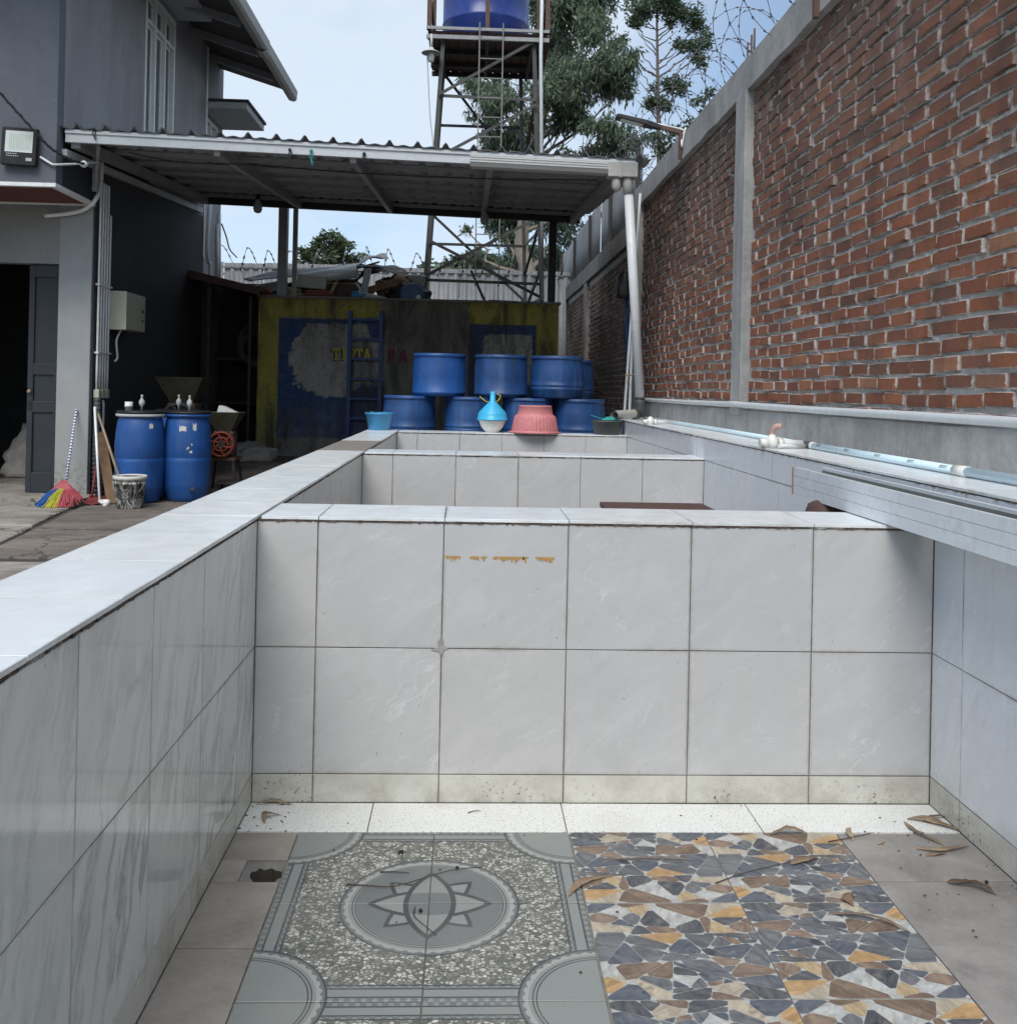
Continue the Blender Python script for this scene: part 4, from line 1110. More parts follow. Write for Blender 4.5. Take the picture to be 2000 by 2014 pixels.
b = MB(); b.hexa([(x0, 9.535, cz(x0, 9.6)-.05), (x1, 9.535, cz(x1, 9.6)-.05), (x1, 9.5495, cz(x1, 9.6)-.05), (x0, 9.5495, cz(x0, 9.6)-.05), (x0, 9.535, cz(x0, 9.6)-.03), (x1, 9.535, cz(x1, 9.6)-.03), (x1, 9.5495, cz(x1, 9.6)-.03), (x0, 9.5495, cz(x0, 9.6)-.03)]); b.build('fascia_lip', 'steel_white', fas)
for x in (-3.86, -2.5, -1.17, .18, 1.5):
    b = MB(); w = .09 if x in (-3.86, 1.5) else .06
    b.bar((x, 9.6, cz(x, 9.6)-.13), (x, 14.25, cz(x, 14.25)-.13), w, .1); b.build('rafter', 'steel_grey', cano)
for k in range(7):
    y = 9.85+k*.72; b = MB(); b.bar((CX0+.05, y, cz(CX0, y)-.055), (CX1-.15, y, cz(CX1, y)-.055), .04, .05); b.build('purlin', 'steel_grey', cano)
b = MB(); b.bar((CX0, 14.3, cz(CX0, 14.3)-.08), (CX1-.1, 14.3, cz(CX1, 14.3)-.08), .06, .18); b.build('back_beam', 'steel_dark', cano)
b = MB(); b.bar((HX+.03, 9.56, cz(HX, 9.6)-.24), (HX+.03, 14.4, 3.86), .05, .07); b.build('wall_plate', 'steel_white', cano)
for x, w in ((-2.75, .13), (-2.57, .065), (1.22, .11)):
    part('post', 'steel_dark' if x > 0 else 'steel_grey', cano, (x-w/2, x+w/2, 14.32, 14.32+w, 2.63, cz(x, 14.3)-.1))
b = MB(); b.bar((HX+.07, 10.25, 3.3), (HX+.07, 10.25, 3.72), .05); b.bar((HX+.07, 10.25, 3.35), (HX+.3, 9.7, 3.66), .03); b.build('wall_bracket', 'steel_grey', cano)
# gutter and downpipe at the canopy corner
gt = thing('canopy_gutter', 'short pale plastic gutter under the canopy edge with corner outlet', 'gutter', (.7, 9.5, 3.5))
prof = [(9.52, 3.6), (9.4, 3.6), (9.395, 3.53), (9.42, 3.495), (9.52, 3.49)]
b = MB()
for dz, dzz in ((0, 0),):
    n = len(prof); vs = [(-.02, y, z+.0) for y, z in prof]+[(1.53, y, z-.036) for y, z in prof]
    b.add(vs, [tuple(range(n))[::-1], tuple(range(n, 2*n))]+[(i, (i+1) % n, n+(i+1) % n, n+i) for i in range(n)])
b.build('trough', 'pvc_grey', gt)
b = MB()
for k in range(3): b.bar((-.02, 9.394-.002*k, 3.585-.024*k), (1.53, 9.394-.002*k, 3.549-.024*k), .004, .005)
b.build('ridge', 'pvc_white', gt)
part('outlet_box', 'pvc_grey', gt, (1.33, 1.62, 9.385, 9.53, 3.43, 3.575), bev=.006); part('outlet_band', 'pvc_grey', gt, (1.44, 1.46, 9.378, 9.535, 3.425, 3.58))
b = MB(); b.tube([(1.42, 9.46, 3.44), (1.42, 9.46, 3.34), (1.44, 9.47, 3.3)], [.05, .045, .03], 12); b.build('old_spout', 'pvc_grey', gt)
dp = thing('downpipe', 'thick white downpipe slanting from the canopy gutter to the basin ledge', 'downpipe', (1.77, 9.7, 1.06))
ptop, pbot = Vector((1.545, 9.47, 3.3)), Vector((1.745, 9.7, 1.2))
b = MB(); b.tube([ptop, pbot], .046, 18); b.build('pipe', 'pvc_white', dp)
b = MB(); b.tube([(1.53, 9.46, 3.47), (1.535, 9.465, 3.37), ptop+Vector((.003, 0, -.02))], .053, 16); b.build('top_elbow', 'pvc_grey', dp)
b = MB(); b.tube(curve_pts([pbot+Vector((-.004, 0, .05)), (1.748, 9.705, 1.16), (1.73, 9.69, 1.118), (1.66, 9.6, 1.112)], 12), .054, 16); b.build('bottom_elbow', 'pvc_dark', dp)
b = MB(); b.tube([(1.69, 9.64, 1.112), (1.42, 9.28, 1.1)], .044, 16, False); b.tube([(1.42, 9.28, 1.1), (1.69, 9.64, 1.112)], .038, 16, False); b.build('outlet_pipe', 'pvc_grey', dp, fix=False)
b = MB(); b.lathe([(.05, -.012), (.05, .012)], 16); o = b.build('clip', 'steel_dark'); o.matrix_basis = Matrix.Translation(lerp(pbot, ptop, .03)); o.parent = dp; o.matrix_parent_inverse = Matrix.Translation(-Vector((1.77, 9.7, 1.06)))
# hanging bulbs and strings
def hbulb(x, y, label, drop):
    t = thing('hanging_bulb', label, 'light bulb', (x, y, cz(x, y)-.2), group='bulbs under the canopy')
    z = cz(x, y)-.13-drop
    b = MB(); b.lathe([(0, -.17), (.045, -.155), (.062, -.11), (.058, -.05), (.03, .0), (.028, .03)], 18, (x, y, z)); b.build('glass_bulb', 'bulb', t)
    b = MB(); b.lathe([(.036, 0), (.036, .05), (.02, .07)], 14, (x, y, z+.02)); b.tube([(x, y, z+.08), (x, y, cz(x, y)-.08)], .005, 5); b.build('holder', 'black', t)
p = at(507, 405, Y=13.4); hbulb(p.x, 13.4, 'pale bulb hanging under the canopy nearer the house', cz(p.x, 13.4)-.13-p.z-.07)
p = at(953, 428, Y=13.4); hbulb(p.x, 13.4, 'pale bulb hanging under the canopy in front of the tower', cz(p.x, 13.4)-.13-p.z-.07)
for (u, v0, v1, lab, m) in ((185, 250, 275, 'dark cord tied round the canopy edge nearest the house', 'black'), (570, 290, 330, 'black cord hanging from the canopy edge', 'black'), (612, 292, 325, 'greenish cord hanging from the canopy edge', 'teal_plastic'), (716, 298, 318, 'short dark cord knotted on the canopy edge', 'black')):
    b = MB(); a0 = at(u, v0, Y=9.53); a1 = at(u+3, v1, Y=9.53)
    b.tube(curve_pts([a0, lerp(a0, a1, .3)+Vector((.012, 0, 0)), lerp(a0, a1, .7)+Vector((-.01, 0, 0)), a1], 12), .005, 5)
    b.tube(curve_pts([a0+Vector((.0, 0, -.02)), lerp(a0, a1, .5)+Vector((-.022, 0, 0)), a1+Vector((.01, 0, .02))], 10), .004, 5); b.lathe([(0, -.02), (.02, 0), (0, .02)], 8, a0+Vector((0, 0, -.02)))
    tag(b.build('tied_cord', m), lab, 'cord', 'cords tied to the canopy edge')
b = MB(); pts = curve_pts([(-3.4, 9.75, 3.6), (-2.9, 9.8, 3.53), (-2.2, 9.9, 3.55), (-1.2, 10.0, 3.52), (0, 10, 3.5), (1.3, 9.9, 3.5)], 50); b.tube(pts, .006, 5)
tag(b.build('canopy_wire', 'black'), 'loose wire strung under the front of the canopy', 'wire')
# ================================================================ tank house and shed
tk = thing('painted_tank', 'old concrete tank with faded yellow and blue painted front', 'tank', (-.9, 15.5, .2))
part('tank_wall', 'tank_wall', tk, (-3.07, 1.33, 14.3, 14.5, .1, 2.6)); part('side_wall', 'tank_wall', tk, (-3.07, -2.9, 14.5, 18.2, .1, 2.6), (1.2, 1.33, 14.5, 18.2, .1, 2.6))
part('roof_slab', 'concrete_low', tk, (-3.09, 1.36, 14.27, 18.3, 2.601, 2.635), bev=.006)
def glyph(ch, x, z, h, t=.028):
    """slab-serif capitals as flat bars: list of quads in x,z"""
    w = h*.62; q = []
    def bar(a, c, tt=t): q.append((x+a[0], z+a[1], x+c[0], z+c[1], tt))
    if ch == 'T': bar((w/2, 0), (w/2, h)); bar((0, h-t/2), (w, h-t/2)); bar((.01, h), (.01, h-.05), .018); bar((w-.01, h), (w-.01, h-.05), .018); bar((w/2-.03, .008), (w/2+.03, .008), .016)
    if ch == 'I': bar((w/2, 0), (w/2, h)); bar((w/2-.035, .008), (w/2+.035, .008), .016); bar((w/2-.035, h-.008), (w/2+.035, h-.008), .016)
    if ch == 'R': bar((.03, 0), (.03, h)); bar((.03, h-t/2), (w*.8, h-t/2)); bar((.03, h*.5), (w*.8, h*.5)); bar((w*.84, h*.52), (w*.84, h-.02)); bar((w*.5, h*.5), (w, 0))
    if ch == 'P': bar((.03, 0), (.03, h)); bar((.03, h-t/2), (w*.8, h-t/2)); bar((.03, h*.48), (w*.8, h*.48)); bar((w*.84, h*.5), (w*.84, h-.02)); bar((0, .008), (.07, .008), .016)
    if ch == 'A': bar((.01, 0), (w/2, h)); bar((w-.01, 0), (w/2, h), .034); bar((w*.22, h*.34), (w*.78, h*.34), .018); bar((-.02, .008), (.04, .008), .016); bar((w-.04, .008), (w+.02, .008), .016)
    return q
def letters(word, x, z, h, gap, m, name, y=14.298, dx=0, dz=0):
    b = MB()
    for i, ch in enumerate(word):
        for k, (a, c, e, f, t) in enumerate(glyph(ch, x+i*gap+dx, z+dz, h)): b.bar((a, y-.0002*k, c), (e, y-.0002*k, f), t, .003, up=(0, 1, 0))
    return b.build(name, m, tk, fix=False)
letters('TIRTA', -1.985, 1.705, .175, .112, 'letter_shadow', 'lettering_shadow', 14.2985, -.022, -.014); letters('TIRTA', -1.985, 1.705, .175, .112, 'letter_yellow', 'lettering', 14.296)
letters('PA', -1.17, 1.7, .18, .17, 'letter_shadow', 'lettering_shadow', 14.2985, -.02, -.014); letters('PA', -1.17, 1.7, .18, .17, 'letter_red', 'lettering', 14.296)
ld = thing('blue_ladder', 'blue steel ladder fixed to the painted tank front', 'ladder', (-1.5, 14.2, .3))
for x in (-1.73, -1.275): part('rail', 'ladder_blue', ld, (x-.028, x+.028, 14.2, 14.24, .28, 2.43))
for k in range(7): part('rung', 'ladder_blue', ld, (-1.702, -1.303, 14.205, 14.235, .55+k*.29, .585+k*.29))
for z in (.9, 2.2):
    for x in (-1.73, -1.275): part('wall_fixing', 'ladder_blue', ld, (x-.015, x+.015, 14.24, 14.3, z, z+.03))
shed = thing('lean_to_shed', 'dark lean-to shed with sloping roof between house and painted tank', 'shed', (-3.5, 15, .2))
b = MB(); b.hexa([(-4.06, 13.95, 2.9), (-2.98, 13.95, 2.66), (-2.98, 18, 2.66), (-4.06, 18, 2.9), (-4.06, 13.95, 2.95), (-2.98, 13.95, 2.71), (-2.98, 18, 2.71), (-4.06, 18, 2.95)]); b.build('roof', 'wood_dark', shed)
b = MB(); b.bar((-4.06, 13.93, 2.89), (-2.98, 13.93, 2.65), .03, .1); b.build('edge_board', 'wood_dark', shed)
part('back_wall', 'dark_room', shed, (-6.5, -3.07, 16.3, 16.4, .1, 3)); part('post', 'steel_dark', shed, (-3.76, -3.71, 14.1, 14.15, .2, 2.8)); part('post', 'steel_dark', shed, (-3.22, -3.18, 14.35, 14.39, .2, 2.62))
part('shelf', 'wood_dark', shed, (-4.0, -3.1, 15.6, 16.4, 1.0, 1.04)); part('shelf', 'wood_dark', shed, (-4.0, -3.1, 15.6, 16.4, 1.7, 1.74))
# ================================================================ water tower
tw = thing('water_tower', 'tall steel lattice tower carrying the blue water tank', 'tower', (.2, 15.8, 2.635))
TF, TB = 15.0, 16.6
legs = {'fl': ((-.70, TF, 2.635), (-.48, TF, 6.78)), 'fr': ((1.13, TF, 2.635), (.92, TF, 6.75)), 'bl': ((-.74, TB, 2.635), (-.52, TB, 6.78)), 'br': ((.97, TB, 2.635), (.80, TB, 6.75))}
def lp(k, z):
    a, c = map(Vector, legs[k]); return a+(c-a)*((z-a.z)/(c.z-a.z))
for k, (a, c) in legs.items(): b = MB(); b.bar(a, c, .062, .062, (0, 1, 0)); b.build('leg', 'steel_dark' if k == 'bl' else 'steel_tower', tw)
def brace(p, q, m='steel_tower', w=.045, name='brace'): b = MB(); b.bar(p, q, w, .02, (0, 1, 0)); b.build(name, m, tw)
OFF = Vector((0, -.048, 0)); ON = Vector((0, .048, 0))
for z in (5.84, 2.99, 4.35): brace(lp('fl', z)+OFF, lp('fr', z-.02)+OFF)
for z in (5.84, 4.95, 3.8, 2.8): brace(lp('bl', z)-OFF, lp('br', z)-OFF, 'steel_dark')
for z in (5.3, 3.8, 2.75):
    brace(lp('fl', z), lp('bl', z), 'steel_dark'); brace(lp('fr', z), lp('br', z), 'steel_dark')
for k0, k1, za, zb in (('fl', 'fr', 5.85, 6.72), ('fl', 'fr', 4.85, 5.74), ('fl', 'fr', 3.05, 4.0)): brace(lp(k0, za)+OFF*1.6, lp(k1, zb)+OFF*1.6)
for za, zb in ((6.75, 5.0), (5.2, 4.4), (4.3, 2.85)): brace(lp('bl', za)+ON*1.6, lp('br', zb)+ON*1.6, 'steel_dark')
brace(lp('fl', 3.6)+OFF*2, lp('fr', 2.75)+OFF*2)
brace(lp('fr', 5.9), lp('br', 5.0), 'steel_rust'); brace(lp('br', 5.0), lp('fr', 4.3), 'steel_rust'); brace(lp('fr', 3.9), lp('br', 3.3), 'steel_dark'); brace(lp('br', 2.7), lp('fr', 3.2), 'steel_dark')
b = MB(); b.bar((.02, 14.93, 3.15), (.27, 14.93, 2.62), .05, .04); b.build('prop', 'steel_rust', tw)
pl = MB(); pl.box(-.72, 1.12, 14.92, 16.72, 6.8, 6.83); plo = pl.build('platform', 'wood_dark', tw)
for k in range(13):
    x = -.68+k*.145; part('plank', 'wood_dark', plo, (x, x+.128, 14.93, 16.7, 6.77+.004*(k % 3), 6.8))
for y in (14.95, 15.6, 16.2, 16.68): part('joist', 'steel_dark', plo, (-.72, 1.12, y-.03, y+.03, 6.7, 6.77))
for x in (-.5, .2, .9): part('joist', 'steel_dark', plo, (x-.025, x+.025, 14.92, 16.7, 6.66, 6.7))
part('edge_beam', 'steel_grey', plo, (-.74, 1.15, 14.88, 14.92, 6.7, 6.76)); part('edge_beam', 'steel_grey', plo, (-.74, 1.15, 14.86, 14.9, 6.835, 6.88))
for x, y in ((-.7, 14.9), (1.0, 14.9), (1.12, 14.92), (-.7, 16.65), (1.1, 16.65)): part('railing_post', 'steel_rust', tw, (x-.035, x+.035, y-.03, y+.03, 6.83, 8.6))
part('railing_post', 'steel_rust', tw, (.16, .225, 14.88, 14.93, 6.83, 8.6))
for z in (7.25, 8.2): part('rail', 'steel_dark', tw, (-.7, -.66, 14.95, 16.6, z, z+.05)); part('rail', 'steel_dark', tw, (1.08, 1.12, 14.95, 16.6, z, z+.05))
lad = MB()
for x in (.085, .445): lad.bar((x, 14.86, 2.9), (x-.01, 14.84, 6.95), .019, .019)
lad = lad.build('ladder', 'steel_green', tw)
for k in range(13): b = MB(); z = 3.1+k*.3; b.bar((.085, 14.845, z), (.445, 14.845, z), .015, .015); b.build('rung', 'steel_green', lad)
b = MB(); b.tube([(1.12, 14.8, 2.7), (1.02, 14.83, 6.5), (1.02, 14.83, 8.6)], .028, 10); tag(b.build('riser_pipe', 'pvc_white'), 'white riser pipe running up the tower to the tank', 'pipe')
wt = thing('water_tank', 'large round blue plastic water tank on the tower platform', 'water tank', (.18, 15.85, 6.89))
b = MB(); b.lathe([(.0, 6.892), (.66, 6.895), (.7, 6.93), (.7, 7.25), (.712, 7.27), (.712, 7.31), (.7, 7.33), (.7, 7.75), (.712, 7.77), (.712, 7.81), (.7, 7.83), (.7, 8.3), (.6, 8.5), (.25, 8.65), (0, 8.66)], 44, (.18, 15.85, -.06)); b.build('shell', 'tank_blue', wt)
b = MB(); b.lathe([(.25, 8.64), (.27, 8.7), (.1, 8.74), (0, 8.745)], 20, (.18, 15.85, -.06)); b.build('lid', 'tank_blue', wt)
lm = thing('tower_lamp', 'white enamel lamp on the corner of the tower platform', 'lamp', (-.72, 14.85, 6.5))
p = at(848, 104, Y=14.85)
b = MB(); b.lathe([(.03, .09), (.05, .05), (.13, .015), (.15, .0), (.14, -.004), (.05, .03)], 20, p); b.build('shade', 'hood_grey', lm)
b = MB(); b.lathe([(0, -.14), (.04, -.13), (.05, -.07), (.04, 0), (.03, .04)], 16, p); b.build('bulb', 'white_plastic', lm)
b = MB(); b.tube([p+Vector((0, 0, .08)), p+Vector((0, .02, .3))], .02, 8); b.tube(curve_pts([p+Vector((-.06, 0, -.02)), at(842, 150, Y=14.85), at(846, 230, Y=14.85), at(852, 292, Y=14.85), at(852, 420, Y=14.9)], 30), .01, 6); b.build('bracket_and_cable', 'hood_grey', lm)

# ================================================================ drums
def cut_drum(name, x, y, z, h, r, label, lidded, m='drum_old', seed=0, rings=(.09, .13), cap='lid_black'):
    t = thing(name, label, 'drum', (x, y, z), 'cut blue drums stacked behind the basin')
    rr = random.Random(seed)
    prof = [(0, 0), (r*.93, 0), (r*.985, .02)]
    for q in rings: prof += [(r*1.0, q-.014), (r*1.016, q-.008), (r*1.016, q+.006), (r*1.0, q+.012)]
    prof += [(r*1.005, h*.45), (r*.995, h*.75), (r*.95, h-.035), (r*.955, h-.03), (r*.985, h-.026), (r*.985, h-.006), (r*.96, h)]
    if lidded: prof += [(r*.7, h+.004), (0, h+.008)]
    else: prof += [(r*.93, h-.004), (r*.93, h*.6), (r*.9, .03), (0, .03)]
    b = MB(); b.lathe([(a*(1), c+z) for a, c in prof], 40, (x, y, 0)); b.build('shell', m, t)
    b = MB(); b.lathe([(r*.985, h-.005+z), (r*.99, h+.004+z), (r*.96, h+.007+z), (r*.95, h-.002+z)], 40, (x, y, 0), False); b.build('rim', 'drum_blue' if lidded else m, t)
    return t
RD = .272
low_row = [(-.6, 'leftmost cut drum of the lower row behind the pail', True), (.04, 'lower row cut drum behind the cyan funnel', False), (.64, 'lower row cut drum behind the pink basket', False), (1.19, 'rightmost lower row cut drum behind the dark tub', False)]
for i, (x, lab, l) in enumerate(low_row): cut_drum('cut_drum', x, 10.2, .8, .435, RD, lab, l, seed=i, rings=(.075, .125) if i != 1 else (.1, .14))
for i, (x, lab, l, m) in enumerate([(-.295, 'lidded bright blue drum on the upper row, nearest the ladder', True, 'drum_blue'), (.352, 'faded middle drum of the upper row above the funnel', False, 'drum_old'), (.945, 'ringed upper row drum nearest the brick wall', False, 'drum_old')]):
    cut_drum('cut_drum', x, 10.2, 1.243, .435, RD+.006, lab, l, m, seed=9+i, rings=(.04, ) if i < 2 else (.1, .14))
cut_drum('cut_drum', 1.13, 10.75, 1.22, .44, RD, 'blue drum half hidden behind the ringed upper drum', False, seed=20)
o = cut_drum('cut_drum', 1.16, 10.76, .79, .43, RD, 'dark lower drum at the back beside the brick wall', False, seed=21)
b = MB(); b.tube(curve_pts([(.13, 9.9, 1.25), (.2, 9.78, 1.2), (.3, 9.8, 1.2), (.34, 9.88, 1.26), (.3, 9.9, 1.28)], 20), .005, 6); tag(b.build('drum_rope', 'letter_yellow'), 'yellow rope loop behind the cyan funnel', 'rope')

def barrel(x, y, lab, ring_m, sticker, seed):
    t = thing('plastic_barrel', lab, 'barrel', (x, y, GZ+.016), 'blue barrels beside the house')
    z0 = GZ+.016; r = .255
    prof = [(0, .0), (.19, 0), (.205, .012), (.225, .06), (.25, .16), (.252, .17), (.2535, .25), (.262, .42), (.2625, .46), (.259, .465), (.2625, .472), (.262, .6), (.25, .76), (.235, .855), (.226, .875), (.226, .9), (.236, .905), (.236, .925), (.22, .93)]
    K_ = .95
    b = MB(); b.lathe([(a*K_, c+z0) for a, c in prof], 44, (x, y, 0)); b.build('body', 'drum_blue', t)
    b = MB(); b.lathe([(.2, .925+z0), (.238, .93+z0), (.24, .95+z0), (.225, .962+z0), (.2, .95+z0), (0, .952+z0)], 44, (x, y, 0)); lid = b.build('lid', 'lid_black', t)
    b = MB(); b.lathe([(.236, .898+z0), (.2445, .902+z0), (.2445, .922+z0), (.236, .926+z0)], 44, (x, y, 0), False); b.build('clamp_ring', ring_m, t)
    b = MB(); a0 = R(-62)
    b.tube([(x+.225*math.cos(a0), y+.225*math.sin(a0), z0+.13), (x+.28*math.cos(a0), y+.28*math.sin(a0), z0+.135)], [.02, .014], 10); b.tube([(x+.275*math.cos(a0)-.02, y+.275*math.sin(a0), z0+.15), (x+.275*math.cos(a0)+.03, y+.275*math.sin(a0), z0+.15)], .008, 8); b.build('tap', 'pvc_dark', t)
    rr = random.Random(seed); b = MB()
    for (aa, zz, w, h) in sticker:
        k = 6; vs = []
        for i in range(k+1):
            a = R(aa)+w*i/k; e = rr.uniform(-.012, .012); rad = (.2665 if zz < .65 else .2565-(zz-.72)*.12)*.953
            vs += [(x+rad*math.cos(a), y+rad*math.sin(a), z0+zz+e), (x+(rad-.003*(zz > .65))*math.cos(a), y+(rad-.003*(zz > .65))*math.sin(a), z0+zz+h+rr.uniform(-.012, .012))]
        b.add(vs, [(2*i, 2*i+2, 2*i+3, 2*i+1) for i in range(k)])
    b.build('torn_sticker', 'sticker', t, fix=False)
    # glass fermentation airlock on the lid
    b = MB(); c = (x+.03, y-.06, z0+.955)
    b.lathe([(.008, 0), (.008, .045), (.024, .06), (.03, .085), (.027, .11), (.012, .13), (.009, .15), (.014, .158), (.011, .17), (0, .172)], 14, c); b.build('airlock', 'hood_grey', lid)
    return t, lid
t, lid = barrel(-3.42, 10.33, 'blue barrel nearest the house with pale clamp ring and white cup', 'hood_grey', [(-50, .78, .18, .05)], 1)
z0 = GZ+.016
b = MB(); b.lathe([(.033, .95), (.038, 1.0), (.042, 1.0), (.042, 1.015), (.038, 1.02), (.04, 1.05), (.034, 1.052), (0, 1.03)], 20, (-3.5, 10.2, z0)); tag(b.build('white_cup', 'white_plastic'), 'small white cup standing on the barrel nearest the house', 'cup')
barrel(-2.99, 10.55, 'blue barrel with torn stickers, farther from the house wall', 'drum_blue', [(-95, .75, .3, .055), (-62, .76, .16, .07), (-76, .56, .1, .02), (-70, .52, .12, .02), (-66, .6, .07, .02)], 2)
barrel(-3.23, 10.98, 'third blue barrel mostly hidden behind the two front barrels', 'drum_blue', [], 3)

# ================================================================ things by the house
t = thing('paint_bucket', 'paint splattered bucket with wire handle standing before the barrels', 'bucket', (-3.34, 9.82, GZ+.016))
zz = GZ+.016
b = MB(); b.lathe([(0, zz), (.125, zz), (.13, zz+.01), (.145, zz+.24), (.156, zz+.245), (.157, zz+.262), (.147, zz+.265), (.15, zz+.29), (.158, zz+.295), (.16, zz+.32), (.15, zz+.322), (.145, zz+.3), (.125, zz+.03), (0, zz+.03)], 36, (-3.34, 9.82, 0)); b.build('body', 'paint_pail', t)
b = MB(); b.lathe([(.1485, zz+.285), (.161, zz+.292), (.163, zz+.324), (.15, zz+.326), (.146, zz+.3)], 36, (-3.34, 9.82, 0), False); b.build('rim', 'sticker', t)
b = MB(); b.tube([(-3.34-.158*math.cos(a), 9.82-.158*math.sin(a)*.0-.16*math.sin(a)*.55-.02, zz+.29-.17*math.sin(a)) for a in [math.pi*k/18 for k in range(19)]], .005, 6); b.build('handle', 'wire_steel', t)
t = thing('broom', 'plastic broom with red, yellow and blue bristles leaning on the pilaster', 'broom', (-3.95, 9.65, GZ))
p0, p1 = Vector((-4.06, 10.05, .3)), Vector((-4.12, 10.42, 1.02))
b = MB(); b.tube([p0, p1], .012, 8); b.build('handle', 'white_trim', t)
for k in range(24):
    q = lerp(p0, p1, (k+.5)/24); b = MB(); d = (p1-p0)/24*.22; b.tube([q-d, q+d], .0125, 8); b.build('handle_stripe', 'drum_blue', t)
def fan(a0, a1, m, zb):
    b = MB(); top = Vector((-4.05, 9.98, .29)); rr = random.Random(3)
    for i in range(90):
        a = a0+(a1-a0)*rr.random(); L = rr.uniform(.17, .235)+.03*rr.random()
        st = top+Vector((math.sin(a)*.06, rr.uniform(-.02, .02), -.03)); e = Vector((top.x+math.sin(a)*L*1.12, top.y-.28*math.cos(a)*1.0+rr.uniform(-.03, .03), max(.075, top.z-.05-math.cos(a)*L*.9)))
        mdl = lerp(st, e, .55)+Vector((rr.gauss(0, .008), rr.gauss(0, .008), .012)); b.bar(st, mdl, .009, .004); b.bar(mdl, e, .008, .004)
    b.build('bristles', m, t, fix=False)
fan(R(-48), R(-20), 'broom_blue', 0); fan(R(-22), R(14), 'broom_yellow', 0); fan(R(10), R(66), 'broom_red', 0)
b = MB(); b.sheet(lambda u, v: (-4.05+(.03+.1*v)*math.sin(R(-60+125*u)), 9.99-.1*v*math.cos(R(-60+125*u))-.02, .315-.13*v*math.cos(R(-60+125*u))-.04*v), 14, 4); solidify(b.build('bristle_cap', 'broom_red', t), .008)
# mops, boards leaning in the corner
b = MB(); b.tube([(-3.72, 10.05, .1), (-3.93, 10.42, 1.05)], .013, 8); b.tube([(-3.72, 10.05, .1), (-3.62, 9.98, .085), (-3.64, 9.95, .085)], [.02, .045, .03], 10); tag(b.build('white_mop', 'white_trim'), 'white handled toilet-brush-like mop leaning in the house corner', 'mop')
b = MB(); b.bar((-3.62, 10.12, .07), (-3.9, 10.5, .78), .1, .02); tag(b.build('leaning_board', 'wood'), 'narrow brown board leaning in the corner by the barrels', 'board')
b = MB(); b.tube([(-3.5, 9.96, .36), (-3.9, 10.44, .98)], .013, 8); tag(b.build('wooden_stick', 'wood_pale'), 'wooden stick standing in the paint bucket corner', 'stick')
t = thing('red_dustpan', 'red dustpan lying under the mop by the house corner', 'dustpan', (-3.8, 10.02, GZ+.02))
b = MB(); b.sheet(lambda u, v: (-3.86+.17*u, 9.98+.17*v, GZ+.02+.06*v*v+.02*abs(u-.5)*2), 6, 6); solidify(b.build('pan', 'dark_red', t), .006); b = MB(); b.tube([(-3.83, 10.12, .12), (-3.85, 10.3, .45)], .012, 8); b.build('handle', 'dark_red', t)
t = thing('green_trellis_tube', 'dark green ribbed tube standing against the pilaster corner', 'tube', (HX+.03, 10.47, GZ))
b = MB(); b.tube([(HX+.045, 10.5, .08), (HX+.045, 10.5, 1.15)], .035, 10)
for k in range(22): b.lathe([(.035, .1+k*.048), (.042, .112+k*.048), (.035, .124+k*.048)], 10, (HX+.045, 10.5, 0), False)
b.build('tube', 'pvc_dark', t)
def sack(name, lab, c, sx, sy, sz, seed, m='sack_cloth'):
    from mathutils import noise
    b = MB()
    def fn(u, v):
        a = 2*math.pi*u; e = math.pi*(v-.5); d = Vector((math.cos(a)*math.cos(e), math.sin(a)*math.cos(e), math.sin(e)))
        k = 1+.35*noise.noise(d*1.6+Vector((seed, 0, 0)))+.16*noise.noise(d*5+Vector((0, seed, 0)))+.06*noise.noise(d*13)
        return (c[0]+d.x*sx*k, c[1]+d.y*sy*k, max(c[2], c[2]+sz*.45+d.z*sz*k))
    b.sheet(fn, 40, 24); return tag(b.build(name, m), lab, 'sack')
sack('crumpled_sack', 'crumpled pale sack lying at the foot of the painted tank', (-3.05, 13.85, gz(13.85)), .34, .25, .17, 4)
sack('grain_sack', 'dim grey sack inside the dark doorway', (-5.2, 12.4, GZ+.07), .55, .4, .42, 8)
